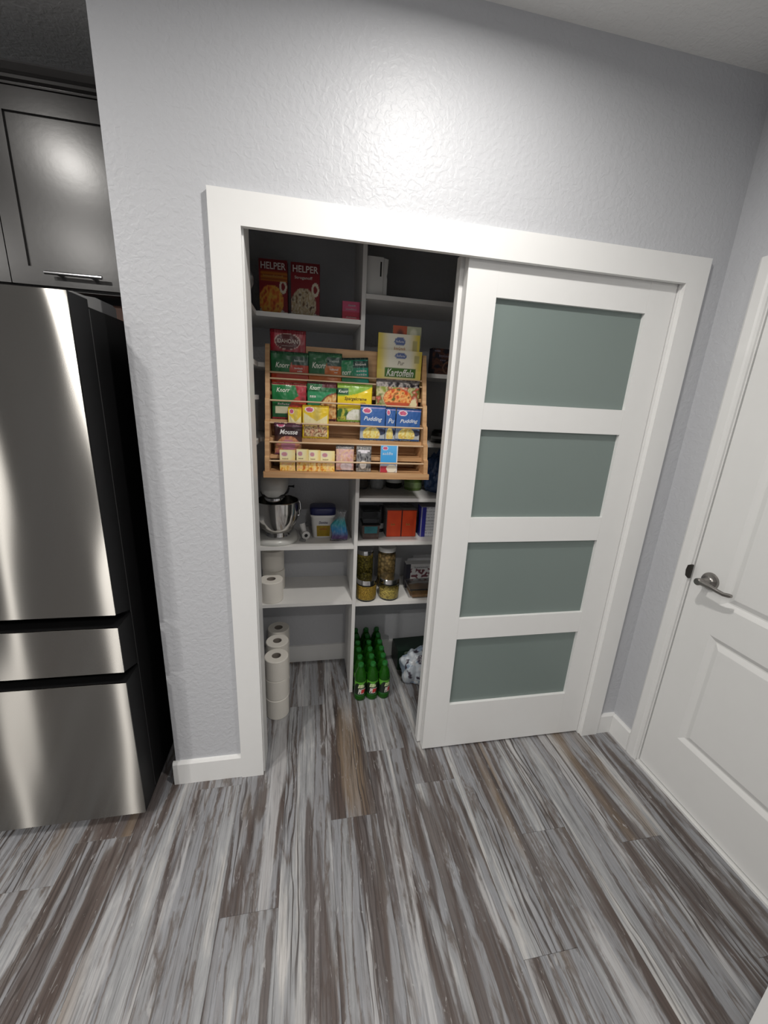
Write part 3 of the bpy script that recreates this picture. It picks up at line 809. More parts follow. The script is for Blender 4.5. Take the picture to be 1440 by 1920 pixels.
# third row
packet('dessert_sachet', 'narrow yellow sachet left of the wide yellow sachet', 'sachet', RK, 'pouch', 0.108, 0.164, 1.4045, 1.530, 0.3255, 0.009, yellow_dessert, 2.5, seed=9)
packet('dessert_sachet', 'wide yellow dessert sachet with chocolate picture, third row', 'sachet', RK, 'pouch', 0.166, 0.277, 1.4045, 1.542, 0.324, 0.011, yellow_dessert, 2.5, seed=10)
PW = (0.70, 0.74, 0.80)
packet('pudding_sachet', 'blue pudding sachet, leftmost of the three blue ones', 'sachet', RK, 'pouch', 0.410, 0.521, 1.4045, 1.554, 0.3245, 0.011, pudding, 2.5, seed=11,
       items=[('Pudding', 0.50, 0.60, 0.72, 0.15, PW, 0.3, -0.03)])
packet('pudding_sachet', 'narrow blue pudding sachet between the two wide ones', 'sachet', RK, 'pouch', 0.522, 0.566, 1.4045, 1.549, 0.326, 0.008, pudding, 2.5, seed=12,
       items=[('Pu', 0.55, 0.60, 0.62, 0.14, PW, 0.3)])
packet('pudding_sachet', 'blue pudding sachet, rightmost one leaning on the rack side', 'sachet', RK, 'pouch', 0.566, 0.678, 1.4065, 1.548, 0.3245, 0.011, pudding, 2.5, seed=13, ry=1.0,
       items=[('Pudding', 0.52, 0.60, 0.72, 0.14, PW, 0.3, 0.05)])
# fourth row
packet('mousse_packet', 'dark brown chocolate mousse packet alone in the fourth row', 'packet', RK, 'pouch', 0.053, 0.166, 1.3365, 1.467, 0.298, 0.013, mousse, 4, seed=14,
       items=[('Mousse', 0.52, 0.72, 0.64, 0.15, (0.78, 0.76, 0.74), 0.3)])
# bottom row
cl = ['leftmost by a gap', 'second from the left', 'third from the left', 'fourth from the left']
for i, (a, b, h) in enumerate([(0.076, 0.138, 1.360), (0.143, 0.192, 1.364), (0.1925, 0.2405, 1.362), (0.241, 0.300, 1.360)]):
    packet('custard_box', 'small cream and orange dessert carton in the bottom row, ' + cl[i], 'box', RK, 'box', a, b, 1.2745, h, 0.272, 0.018, custard(i * 2.3 + 1), 2, side=(0.75, 0.62, 0.30),
           items=[('~7', 0.36, 0.58, 0.40, 0.08, (0.22, 0.12, 0.05), 0.3)])
packet('baking_pouch', 'pink and tan baking pouch with crinkled top, bottom row', 'pouch', RK, 'pouch', 0.305, 0.382, 1.2745, 1.386, 0.273, 0.016, pink_pouch, 2, seed=15)
packet('baking_pouch', 'grey and white baking pouch with crinkled top, bottom row', 'pouch', RK, 'pouch', 0.392, 0.457, 1.2745, 1.386, 0.273, 0.016, grey_pouch, 2, seed=16)
packet('cream_packet', 'bright blue packet picturing cream at the right of the bottom row', 'packet', RK, 'box', 0.497, 0.571, 1.2745, 1.390, 0.273, 0.012, blue_pack, 2, side=(0.70, 0.71, 0.72),
       items=[('~5', 0.42, 0.70, 0.62, 0.12, (0.62, 0.74, 0.85), 0.25)])

# ================================================================== UPPER LEFT BAY
def helper(kind):
    def f(u, v):
        base = (0.24, 0.012, 0.018)
        if v > 0.80: return (0.16, 0.010, 0.014)
        if kind == 'cheese':
            if 0.60 < v < 0.79 and u > 0.06: return lerp((0.50, 0.17, 0.02), (0.25, 0.05, 0.01), 0.5 + 0.5 * math.sin(v * 90))
            if ell(u, v, 0.42, 0.24, 0.44, 0.30) < 1: return food(u, v, 7, 3, [(0.40, 0.05, 0.015), (0.65, 0.16, 0.03), (0.70, 0.40, 0.06), (0.45, 0.06, 0.02)])
        else:
            if ell(u, v, 0.44, 0.22, 0.44, 0.32) < 1: return food(u, v, 8, 5, [(0.18, 0.10, 0.04), (0.62, 0.54, 0.38), (0.40, 0.28, 0.14), (0.72, 0.66, 0.50), (0.12, 0.06, 0.03)])
        if v < 0.06 or ell(u, v, 0.42, 0.02, 0.5, 0.10) < 1: return (0.58, 0.56, 0.50)
        if ell(u, v, 0.85, 0.52, 0.13, 0.13) < 1 and ell(u, v, 0.85, 0.52, 0.07, 0.07) > 1: return (0.70, 0.64, 0.50)
        return base
    return f
for x0, x1, kind, lab, it in ((-0.005, 0.108, 'cheese', 'dark red dinner box with orange band and saucy pasta picture', ('~12', 0.50, 0.70, 0.72, 0.05, (0.5, 0.3, 0.08))),
                              (0.122, 0.240, 'strog', 'dark red dinner box with creamy noodle picture, the right of two', ('Stroganoff', 0.44, 0.72, 0.62, 0.07, (0.6, 0.56, 0.5)))):
    w = x1 - x0; h = 0.203
    o, s = pack_box('dinner_box', w, h, 0.045, helper(kind), (0.16, 0.010, 0.014))
    tag(o, lab, 'box', 'dinner boxes on the top left shelf')
    words(o, w, h, s, [('HELPER', 0.51, 0.885, 0.88, 0.125, (0.66, 0.62, 0.58)), it])
    put(o, (x0 + x1) / 2, 0.50, 1.9005, 0, -3)
o, s = pack_box('gelatin_box', 0.074, 0.073, 0.03, lambda u, v: (0.62, 0.10, 0.20) if v > 0.45 else (0.55, 0.05, 0.09), (0.35, 0.03, 0.07))
tag(o, 'small pink carton beside the divider on the top left shelf', 'box')
words(o, 0.074, 0.073, s, [('~4', 0.55, 0.80, 0.45, 0.16, (0.75, 0.7, 0.75)), ('~12', 0.5, 0.58, 0.62, 0.12, (0.75, 0.6, 0.66)), ('~8', 0.52, 0.16, 0.6, 0.10, (0.75, 0.6, 0.6))])
put(o, 0.372, 0.475, 1.9005)

# crumpled plastic bag on the left return shelf, top corner
def blob(name, r, loc, mat, amp=0.25, freq=4.0, seed=0.0, sub=4, cols=None, flat=True):
    bm = bmesh.new(); bmesh.ops.create_icosphere(bm, subdivisions=sub, radius=1.0)
    cc = []
    for v in bm.verts:
        p = v.co.copy()
        k = 1 + amp * (abs(mnoise.noise(p * freq * 0.5 + Vector((seed, 0, 0)))) * 1.6 - 0.4) + amp * 0.45 * abs(mnoise.noise(p * freq * 1.7 + Vector((0, seed, 0))))
        if cols: cc.append(cols(p, mnoise.noise(p * freq * 0.7 + Vector((seed, 5, 1))), mnoise.noise(p * freq * 1.3 + Vector((3, 5, seed)))))
        v.co = Vector((p.x * r[0], p.y * r[1], p.z * r[2])) * k
    zmin = -r[2] * 0.82
    for v in bm.verts:
        if v.co.z < zmin: v.co.z = zmin
        v.co.z -= zmin
    me = bpy.data.meshes.new(name); bm.to_mesh(me); bm.free()
    for p in me.polygons: p.use_smooth = not flat
    if cols: set_print(me, cc)
    me.materials.append(mat)
    o = bpy.data.objects.new(name, me); C.objects.link(o); o.location = loc
    return o
o = blob('plastic_bag', (0.075, 0.075, 0.12), (-0.105, 0.36, 1.9005), plain('grey_film', (0.28, 0.28, 0.28), 0.25), 0.35, 3.0, 2.0)
tag(o, 'grey crumpled plastic bag in the pantry\'s top left corner', 'bag')

# ================================================================== UPPER RIGHT BAY
t = thing('white_device', 'white upright box-shaped device beside the divider on the top shelf', 'device', (0.478, 0.505, 2.0035))
boxo('body', -0.044, 0.026, -0.05, 0.07, 0, 0.148, M_WHITE_PL, t, 0.005)
bm = bmesh.new(); prism(bm, [(0.027, 0.0), (0.044, 0.0), (0.044, 0.07), (0.040, 0.08), (0.044, 0.09), (0.047, 0.143), (0.027, 0.146)], 'y', -0.046, 0.066)
obj('side_cover', bm, M_WHITE_PL, t, 0.002)
boxo('slot', 0.012, 0.018, -0.0508, -0.048, 0.075, 0.130, M_BLACK, t)
o, s = pack_box('chocolate_box', 0.15, 0.112, 0.04, lambda u, v: food(u, v, 5, 2, [(0.02, 0.02, 0.035), (0.03, 0.025, 0.03), (0.14, 0.06, 0.04), (0.05, 0.03, 0.03)]) if not (0.7 < ell(u, v, 0.62, 0.28, 0.26, 0.28) < 1) else (0.22, 0.13, 0.09), (0.015, 0.015, 0.03))
tag(o, 'dark blue brownie mix box on the shelf right of the rack', 'box')
words(o, 0.15, 0.112, s, [('~7', 0.42, 0.72, 0.40, 0.13, (0.28, 0.24, 0.30)), ('~3', 0.36, 0.56, 0.20, 0.11, (0.25, 0.2, 0.24)), ('~5', 0.16, 0.90, 0.2, 0.09, (0.3, 0.3, 0.4))])
put(o, 0.820, 0.48, 1.7045, 0, 6)
t = thing('black_gadget', 'small black rounded gadget on the shelf right of the rack', 'gadget', (0.835, 0.50, 1.3885))
latheo('body', [(0, 0), (0.040, 0), (0.046, 0.012), (0.044, 0.05), (0.034, 0.062), (0, 0.064)], M_BLACK, t, 28)
latheo('band', [(0.0468, 0.020), (0.0475, 0.026), (0.0468, 0.032)], M_GREY_PL, t, 28, cap=False)
# shelf at 1.117
def can(name, label, x, y, z, r, h, c1, c2, words_=None):
    t = thing(name, label, 'can', (x, y, z))
    latheo('body', [(0, 0), (r * 0.95, 0), (r, 0.004), (r, h - 0.004), (r * 0.95, h), (0, h - 0.002)], plain(name + '_' + label[:12].replace(' ', '_'), c1, 0.35, metal=0.2), t, 32)
    latheo('paper_label', [(r + 0.0005, 0.010), (r + 0.0006, 0.010), (r + 0.0006, h * 0.62), (r + 0.0005, h * 0.62)], plain('label_' + label[:12].replace(' ', '_'), c2, 0.5, var=0.4, scale=60), t, 32, cap=False)
    latheo('rim', [(r * 0.95, h), (r + 0.001, h), (r + 0.001, h + 0.003), (r * 0.93, h + 0.003)], M_CHROME, t, 32, cap=False)
    return t
can('food_can', 'grey and white food can under the rack beside the divider', 0.553, 0.655, 1.1175, 0.036, 0.11, (0.35, 0.36, 0.37), (0.42, 0.44, 0.45))
can('food_can', 'dark food can half hidden behind the divider under the rack', 0.470, 0.66, 1.1175, 0.034, 0.10, (0.10, 0.10, 0.10), (0.12, 0.11, 0.10))
t = thing('dark_jar', 'black jar with white top band under the rack', 'jar', (0.655, 0.69, 1.1175))
latheo('body', [(0, 0), (0.040, 0), (0.044, 0.006), (0.044, 0.075), (0.036, 0.085), (0, 0.085)], M_BLACK, t, 28)
latheo('band', [(0.0445, 0.030), (0.0452, 0.034), (0.0452, 0.070), (0.0445, 0.074)], M_WHITE_PL, t, 28, cap=False)
t = thing('green_tub', 'olive green round tub on the shelf under the rack', 'tub', (0.750, 0.640, 1.1175))
M_OLIVE = plain('olive_plastic', (0.10, 0.17, 0.035), 0.45)
latheo('body', [(0, 0), (0.042, 0), (0.046, 0.004), (0.049, 0.055), (0, 0.055)], M_OLIVE, t, 32)
latheo('lid', [(0, 0.055), (0.052, 0.055), (0.052, 0.066), (0.046, 0.070), (0, 0.070)], M_OLIVE, t, 32)
latheo('paper_label', [(0.0475, 0.015), (0.0485, 0.030), (0.0492, 0.045)], plain('olive_label', (0.20, 0.28, 0.12), 0.5, var=0.4, scale=70), t, 32, cap=False)
o = blob('chip_bag', (0.070, 0.06, 0.115), (0.868, 0.60, 1.1175), plain('blue_film', (0.04, 0.08, 0.19), 0.25, var=0.5, scale=25), 0.32, 3.2, 7.0)
tag(o, 'crumpled dark blue bag at the right end of the shelf', 'bag')
o = blob('grey_pouch', (0.05, 0.05, 0.065), (0.905, 0.49, 1.1175), plain('grey_film2', (0.22, 0.21, 0.20), 0.35), 0.2, 2.5, 4.0)
tag(o, 'small grey pouch in front of the dark blue bag', 'pouch')
# shelf at 0.890
def tub(name, label, x, y, z, w, d, h, body, labelc=None, food_c=None):
    t = thing(name, label, 'container', (x, y, z), 'clear food tubs on the shelf')
    bm = bmesh.new()
    k = 0.90
    A = [bm.verts.new(p) for p in ((-w / 2 * k, -d / 2 * k, 0), (w / 2 * k, -d / 2 * k, 0), (w / 2 * k, d / 2 * k, 0), (-w / 2 * k, d / 2 * k, 0))]
    B = [bm.verts.new(p) for p in ((-w / 2, -d / 2, h), (w / 2, -d / 2, h), (w / 2, d / 2, h), (-w / 2, d / 2, h))]
    bm.faces.new(A); bm.faces.new(B)
    for i in range(4): bm.faces.new((A[i], A[(i + 1) % 4], B[(i + 1) % 4], B[i]))
    obj('body', bm, body, t, 0.008)
    boxo('lid', -w / 2 - 0.003, w / 2 + 0.003, -d / 2 - 0.003, d / 2 + 0.003, h, h + 0.010, clear_glass('lid_clear', (0.75, 0.78, 0.80), 0.15, 1.3), t, 0.003)
    if labelc:
        bm = bmesh.new()
        y0 = lambda z: -d / 2 * (k + (1 - k) * z / h) - 0.0012
        vs = [bm.verts.new(p) for p in ((-w * 0.36, y0(h * .42), h * .42), (w * 0.36, y0(h * .42), h * .42), (w * 0.38, y0(h * .92), h * .92), (-w * 0.38, y0(h * .92), h * .92))]
        bm.faces.new(vs); bmesh.ops.solidify(bm, geom=bm.faces[:], thickness=0.0006)
        obj('sticker', bm, plain('teal_sticker', labelc, 0.4, var=0.5, scale=45), t)
    return t
M_DARKTUB = plain('tub_dark', (0.045, 0.035, 0.032), 0.12, var=0.5, scale=40)
tub('food_tub', 'clear tub with teal sticker and brown contents, lower of two stacked', 0.502, 0.522, 0.8905, 0.090, 0.10, 0.075, plain('tub_brown', (0.06, 0.035, 0.03), 0.12, var=0.6, scale=60), (0.06, 0.28, 0.32))
tub('food_tub', 'clear empty tub stacked on top of the teal-stickered tub', 0.502, 0.522, 0.9765, 0.090, 0.10, 0.060, clear_glass('tub_clear', (0.62, 0.64, 0.66), 0.1, 1.2))
for i, xx in enumerate((0.628, 0.7085)):
    def orange(u, v, i=i):
        if u < 0.03 or v < 0.02 or u > 0.97 or v > 0.965: return (0.10, 0.012, 0.006)
        return lerp((0.62, 0.065, 0.012), (0.50, 0.04, 0.008), 0.5 + 0.5 * n2(u, v, 3, i))
    o, s = pack_box('tea_box', 0.079, 0.146, 0.13, orange, (0.16, 0.15, 0.14), top=(0.14, 0.14, 0.13))
    tag(o, 'bright orange carton on the shelf, %s of the pair' % ('left' if i == 0 else 'right'), 'box', 'orange cartons')
    words(o, 0.079, 0.146, s, [('~2', 0.44, 0.46, 0.30, 0.10, (0.42, 0.22, 0.06), 0.2)])
    put(o, xx, 0.572, 0.8905)
def cereal(u, v):
    if u < 0.16: return (0.025, 0.025, 0.24) if u > 0.03 else (0.3, 0.3, 0.4)
    r = math.sin(v * 60) + 0.6 * n2(u, v, 25, 3)
    return (0.62, 0.63, 0.66) if r < 0.75 else (0.34, 0.35, 0.38)
o, s = pack_box('cereal_box', 0.16, 0.162, 0.07, cereal, (0.03, 0.03, 0.22), top=(0.3, 0.3, 0.34))
tag(o, 'white carton with dark blue edge next to the orange cartons', 'box')
put(o, 0.849, 0.535, 0.8905)
t = thing('spice_bottle', 'dark bottle between the clear tubs and orange cartons', 'bottle', (0.572, 0.60, 0.8905))
latheo('body', [(0, 0), (0.017, 0), (0.018, 0.004), (0.018, 0.10), (0.012, 0.12), (0.012, 0.125), (0, 0.125)], M_BLACK, t, 20)
latheo('cap', [(0, 0.125), (0.014, 0.125), (0.014, 0.145), (0, 0.146)], M_BLACK, t, 20)
latheo('paper_label', [(0.0186, 0.02), (0.0187, 0.025), (0.0187, 0.045), (0.0186, 0.05)], plain('pale_label', (0.45, 0.45, 0.45), 0.5), t, 20, cap=False)

# shelf at 0.553: glass jars
def jar(name, label, x, y, r, h, fill_c, fill_h, lid, grp, chunky=0.0, glass=True):
    t = thing(name, label, 'jar', (x, y, 0.5535), grp)
    latheo('glass', [(0, 0), (r * 0.92, 0), (r, 0.008), (r, h * 0.80), (r * 0.93, h * 0.90), (r * 0.90, h), (r * 0.86, h), (r * 0.88, h * 0.90), (r * 0.95, h * 0.80), (r * 0.95, 0.010), (r * 0.88, 0.006), (0, 0.006)], clear_glass('jar_glass', (0.90, 0.94, 0.90), 0.02, 1.18), t, 40, cap=False)
    m, nt, b = new_mat('jar_contents'); setp(b, color=fill_c, rough=0.8)
    if chunky:
        tc = N(nt, 'ShaderNodeTexCoord'); vo = N(nt, 'ShaderNodeTexVoronoi'); vo.inputs['Scale'].default_value = chunky
        nt.links.new(tc.outputs['Object'], vo.inputs['Vector'])
        rr = N(nt, 'ShaderNodeValToRGB'); rr.color_ramp.elements[0].color = (*[min(1, c * 1.5) for c in fill_c], 1); rr.color_ramp.elements[1].color = (*[c * 0.35 for c in fill_c], 1)
        rr.color_ramp.elements[1].position = 0.8
        nt.links.new(vo.outputs['Distance'], rr.inputs[0]); nt.links.new(rr.outputs[0], b.inputs['Base Color'])
        bp = N(nt, 'ShaderNodeBump'); bp.invert = True; bp.inputs['Distance'].default_value = 0.004; nt.links.new(vo.outputs['Distance'], bp.inputs['Height']); nt.links.new(bp.outputs[0], b.inputs['Normal'])
    latheo('contents', [(0, 0.0065), (r * 0.86, 0.0065), (r * 0.935, 0.012), (r * 0.935, fill_h - 0.003), (r * 0.90, fill_h), (r * 0.4, fill_h + 0.003), (0, fill_h + 0.002)], m, t, 40)
    if lid == 'steel':
        latheo('lid', [(0, h + 0.014), (r * 0.95, h + 0.014), (r * 0.99, h + 0.011), (r * 0.99, h - 0.010), (r * 0.94, h - 0.012)], M_CHROME, t, 40, cap=False)
        latheo('seal', [(r * 0.90, h - 0.020), (r * 0.93, h - 0.016), (r * 0.90, h - 0.011)], M_BLACK, t, 40, cap=False)
    else:
        latheo('lid', [(0, h + 0.016), (r * 0.90, h + 0.016), (r * 0.96, h + 0.012), (r * 0.96, h - 0.008), (r * 0.92, h - 0.008)], M_WHITE_PL, t, 40, cap=False)
    return t
JG = 'glass storage jars on the lower right shelf'
jar('storage_jar', 'short glass jar of orange grain with steel lid, next to the divider', 0.4935, 0.488, 0.0545, 0.105, (0.74, 0.40, 0.05), 0.085, 'steel', JG, 260)
jar('storage_jar', 'short glass jar of pale yellow flakes with steel lid', 0.6175, 0.490, 0.0545, 0.105, (0.76, 0.50, 0.13), 0.060, 'steel', JG, 150)
jar('storage_jar', 'tall glass jar of yellow-green contents behind the orange grain', 0.500, 0.620, 0.047, 0.215, (0.36, 0.27, 0.04), 0.205, 'steel', JG, 90)
jar('storage_jar', 'tall glass jar of nuts with white lid behind the yellow flakes', 0.625, 0.625, 0.052, 0.225, (0.48, 0.30, 0.12), 0.200, 'white', JG, 62)
t = thing('glass_box', 'clear glass food container with brown contents at the shelf\'s right end', 'container', (0.800, 0.500, 0.5535))
bm = bmesh.new()
for zz in (0,): pass
A = [bm.verts.new(p) for p in ((-0.066, -0.05, 0), (0.066, -0.05, 0), (0.066, 0.05, 0), (-0.066, 0.05, 0))]
B = [bm.verts.new(p) for p in ((-0.078, -0.062, 0.055), (0.078, -0.062, 0.055), (0.078, 0.062, 0.055), (-0.078, 0.062, 0.055))]
bm.faces.new(A); bm.faces.new(B)
for i in range(4): bm.faces.new((A[i], A[(i + 1) % 4], B[(i + 1) % 4], B[i]))
bmesh.ops.bevel(bm, geom=[e for e in bm.edges], offset=0.012, segments=3, affect='EDGES')
obj('glass', bm, clear_glass('box_glass', (0.86, 0.88, 0.84), 0.03, 1.2), t, smooth=True)
boxo('contents', -0.058, 0.058, -0.043, 0.043, 0.005, 0.024, plain('brown_food', (0.24, 0.13, 0.05), 0.8, var=0.6, scale=90), t, 0.004)
boxo('lid', -0.080, 0.080, -0.064, 0.064, 0.0556, 0.064, clear_glass('lid_clear'), t, 0.003)
o, s = pack_box('cracker_box', 0.16, 0.145, 0.05, lambda u, v: (0.02, 0.02, 0.03) if u < 0.16 else ((0.42, 0.42, 0.42) if v > 0.80 or n2(u, v, 9, 2) > -0.1 else (0.10, 0.03, 0.04)), (0.05, 0.05, 0.06), top=(0.4, 0.4, 0.4))
tag(o, 'white carton with black edge behind the glass food container', 'box')
words(o, 0.16, 0.145, s, [('~7', 0.55, 0.86, 0.5, 0.10, (0.2, 0.2, 0.22))])
put(o, 0.810, 0.605, 0.5535)

# ================================================================== MIXER SHELF (left bay, 0.874)
ZM = 0.8745
mx = thing('stand_mixer', 'white tilt-head stand mixer with steel bowl on the left shelf', 'mixer', (0.030, 0.540, ZM))
M_MIX = plain('mixer_enamel', (0.60, 0.60, 0.57), 0.22, var=0.02)
bm = bmesh.new()
outl = []
for i in range(40):
    a = 2 * PI * i / 40
    outl.append((0.110 * math.cos(a), (0.108 if math.sin(a) < 0 else 0.195) * (abs(math.sin(a)) ** 0.85) * (1 if math.sin(a) >= 0 else -1)))
rings = []
for k, z in ((0.97, 0.0), (1.0, 0.006), (0.98, 0.018), (0.90, 0.026), (0.80, 0.028)):
    rings.append([bm.verts.new((x * k, y * k, z)) for x, y in outl])
for A, B in zip(rings, rings[1:]):
    for i in range(40): bm.faces.new((A[i], A[(i + 1) % 40], B[(i + 1) % 40], B[i]))
bm.faces.new(rings[0]); bm.faces.new(rings[-1])
obj('base', bm, M_MIX, mx, smooth=True)
def loft(name, secs, mat, parent, n=28, axis='z', sq=2.6):
    """secs: (centre xyz, half a, half b); superellipse sections stacked along axis"""
    bm = bmesh.new(); rings = []
    for c, a, b in secs:
        r = []
        for i in range(n):
            t = 2 * PI * i / n
            ca, sa = math.cos(t), math.sin(t)
            p = abs(ca) ** (2 / sq) * (1 if ca >= 0 else -1) * a; q = abs(sa) ** (2 / sq) * (1 if sa >= 0 else -1) * b
            r.append(bm.verts.new((c[0] + p, c[1] + q, c[2]) if axis == 'z' else (c[0] + p, c[1], c[2] + q)))
        rings.append(r)
    for A, B in zip(rings, rings[1:]):
        for i in range(n): bm.faces.new((A[i], A[(i + 1) % n], B[(i + 1) % n], B[i]))
    bm.faces.new(rings[0]); bm.faces.new(rings[-1])
    return obj(name, bm, mat, parent, smooth=True)
loft('column', [((0, 0.135, 0.020), 0.062, 0.055), ((0, 0.140, 0.06), 0.050, 0.045), ((0, 0.142, 0.14), 0.044, 0.040), ((0, 0.138, 0.21), 0.050, 0.046), ((0, 0.130, 0.245), 0.055, 0.050)], M_MIX, mx)
loft('head', [((0, -0.125, 0.285), 0.010, 0.012), ((0, -0.118, 0.285), 0.040, 0.038), ((0, -0.09, 0.288), 0.056, 0.053), ((0, -0.03, 0.292), 0.064, 0.060), ((0, 0.06, 0.295), 0.067, 0.062), ((0, 0.13, 0.292), 0.062, 0.058), ((0, 0.175, 0.288), 0.044, 0.044), ((0, 0.19, 0.285), 0.012, 0.012)], M_MIX, mx, axis='y')
loft('chrome_band', [((0, -0.110, 0.252), 0.047, 0.006), ((0, -0.03, 0.250), 0.066, 0.006), ((0, 0.06, 0.250), 0.0685, 0.006), ((0, 0.16, 0.250), 0.052, 0.006)], M_BLACK, mx, axis='y')
latheo('planetary', [(0.0, 0.185), (0.032, 0.185), (0.040, 0.192), (0.040, 0.212), (0.048, 0.216), (0.048, 0.232), (0.0, 0.232)], M_CHROME, mx, 32, 0.002, -0.045)
latheo('beater_shaft', [(0.0, 0.12), (0.008, 0.12), (0.008, 0.186), (0, 0.186)], M_CHROME, mx, 16, 0.014, -0.045)
bw = latheo('bowl', [(0, 0.044), (0.044, 0.044), (0.060, 0.052), (0.082, 0.080), (0.096, 0.120), (0.102, 0.165), (0.103, 0.208), (0.106, 0.210), (0.105, 0.212), (0.100, 0.210), (0.0985, 0.165), (0.092, 0.120), (0.078, 0.082), (0.056, 0.056), (0, 0.050)], M_BOWL, mx, 56, 0.012, -0.020, cap=False)
latheo('bowl_foot', [(0, 0.028), (0.054, 0.028), (0.056, 0.034), (0.050, 0.040), (0.046, 0.046), (0, 0.046)], M_CHROME, bw, 40, 0.012, -0.020)
tubeo('bowl_handle', [(0.098, 0.030, 0.198), (0.112, 0.036, 0.196), (0.120, 0.040, 0.18), (0.120, 0.040, 0.145), (0.113, 0.036, 0.118), (0.094, 0.028, 0.112)], 0.006, M_CHROME, bw)
tubeo('speed_lever', [(0.060, 0.02, 0.270), (0.082, 0.018, 0.270), (0.092, 0.016, 0.270)], [0.004, 0.004, 0.008], M_BLACK, mx)

# mixer attachment lying on the shelf
t = thing('grinder_attachment', 'white tubular mixer attachment lying beside the steel bowl', 'attachment', (0.164, 0.558, ZM))
tubeo('barrel', [(-0.004, 0.030, 0.017), (0.012, -0.022, 0.017)], [0.013, 0.0165], M_WHITE_PL, t, 20)
tubeo('end_ring', [(0.012, -0.022, 0.0215), (0.015, -0.030, 0.0215)], [0.021, 0.021], M_WHITE_PL, t, 24)
tubeo('bore', [(0.0149, -0.0298, 0.0215), (0.0154, -0.0312, 0.0215)], [0.009, 0.009], M_BLACK, t, 18)
tubeo('feed_neck', [(0.008, -0.004, 0.026), (-0.006, 0.010, 0.072)], [0.012, 0.015], M_WHITE_PL, t, 18)
tubeo('shaft', [(-0.016, -0.052, 0.0065), (0.012, -0.060, 0.0065)], [0.006, 0.006], M_GREY_PL, t, 12)

# sugar tub
t = thing('sugar_tub', 'white plastic tub with navy lid and yellow label', 'tub', (0.264, 0.590, ZM))
loft('body', [((0, 0, 0), 0.050, 0.045), ((0, 0, 0.006), 0.053, 0.048), ((0, 0, 0.108), 0.060, 0.054), ((0, 0, 0.112), 0.064, 0.058), ((0, 0, 0.126), 0.064, 0.058)], M_WHITE_PL, t, 40, sq=4)
M_NAVY = plain('navy_plastic', (0.012, 0.016, 0.085), 0.35)
loft('lid', [((0, 0, 0.1262), 0.0665, 0.060), ((0, 0, 0.158), 0.0665, 0.060), ((0, 0, 0.163), 0.062, 0.056), ((0, 0, 0.163), 0.03, 0.03)], M_NAVY, t, 40, sq=4)
bm = bmesh.new()
ff = lambda z: -(0.048 + (0.054 - 0.048) * (z - 0.006) / 0.102) - 0.0012
vs = [bm.verts.new((x, ff(z), z)) for x, z in ((-0.030, 0.012), (0.034, 0.012), (0.036, 0.070), (-0.032, 0.070))]
bm.faces.new(vs); bmesh.ops.solidify(bm, geom=bm.faces[:], thickness=0.0005)
obj('sticker', bm, plain('yellow_sticker', (0.62, 0.42, 0.03), 0.45, var=0.35, scale=60), t)
lettering('Domino', t, 0.045, 0.014, lambda a, b: (a + 0.002, ff(0.087 + b) - 0.0012, 0.087 + b), (0.06, 0.05, 0.12), 0.2)
lettering('~5', t, 0.040, 0.012, lambda a, b: (a + 0.002, ff(0.052 + b) - 0.0016, 0.052 + b), (0.45, 0.10, 0.03), 0.0)

def zip_paint(u, v):
    c = lerp((0.10, 0.05, 0.16), (0.03, 0.20, 0.42), sm(0.12, 0.35, v))
    c = lerp(c, (0.04, 0.30, 0.34), sm(0.35, 0.62, v))
    c = lerp(c, (0.26, 0.27, 0.28), sm(0.62, 0.85, v))
    return lerp(c, (0.5, 0.55, 0.6), 0.35 * max(0, n2(u, v, 9, 3)))
o, s = pouch('candy_bag', 0.085, 0.16, 0.035, zip_paint, seed=3, wob=0.006)
for v_ in o.data.vertices:
    q_ = v_.co.z / 0.16; v_.co.x *= 1 - 0.62 * sm(0.45, 0.85, q_) + 0.25 * sm(0.86, 1.0, q_); v_.co.x += 0.006 * math.sin(q_ * 9)
tag(o, 'twisted clear bag of blue and purple pieces beside the white tub', 'bag'); put(o, 0.340, 0.50, ZM, 6, 8, 6)

# ================================================================== TOILET ROLLS
def roll_mesh():
    bm = bmesh.new()
    lathe(bm, [(0.0225, 0.0), (0.055, 0.0), (0.0575, 0.003), (0.0578, 0.056), (0.0575, 0.109), (0.055, 0.112), (0.0225, 0.112), (0.0225, 0.0)], 44, cap=False)
    return bm
roll0 = obj('toilet_roll', roll_mesh(), M_PAPER, smooth=True); sharp(roll0.data)
core0 = latheo('cardboard_core', [(0.0222, 0.001), (0.0222, 0.111), (0.0205, 0.111), (0.0205, 0.001), (0.0222, 0.001)], M_CARD, roll0, 28, cap=False)
RG = 'toilet rolls in the left bay'
spots = []
for st, (x, y) in enumerate(((0.034, 0.338), (0.030, 0.465), (0.026, 0.590))):
    for k in range(3):
        spots.append((x, y, k * 0.1125, '%s roll of the %s stack on the pantry floor' % (('bottom', 'middle', 'top')[k], ('front', 'middle', 'rear')[st])))
spots += [(0.004, 0.492, 0.5675, 'single white toilet roll at the front of the left shelf'),
          (0.006, 0.620, 0.5675, 'lower toilet roll at the back of the left shelf'), (0.006, 0.620, 0.680, 'upper toilet roll at the back of the left shelf')]
for i, (x, y, z, lab) in enumerate(spots):
    o = roll0 if i == 0 else copy_tree(roll0)
    o.location = (x + random.uniform(-.0015, .0015), y + random.uniform(-.0015, .0015), z); o.rotation_euler.z = random.uniform(0, 6)
    tag(o, 'white ' + lab if not lab.startswith(('single',)) else lab, 'toilet roll', RG)

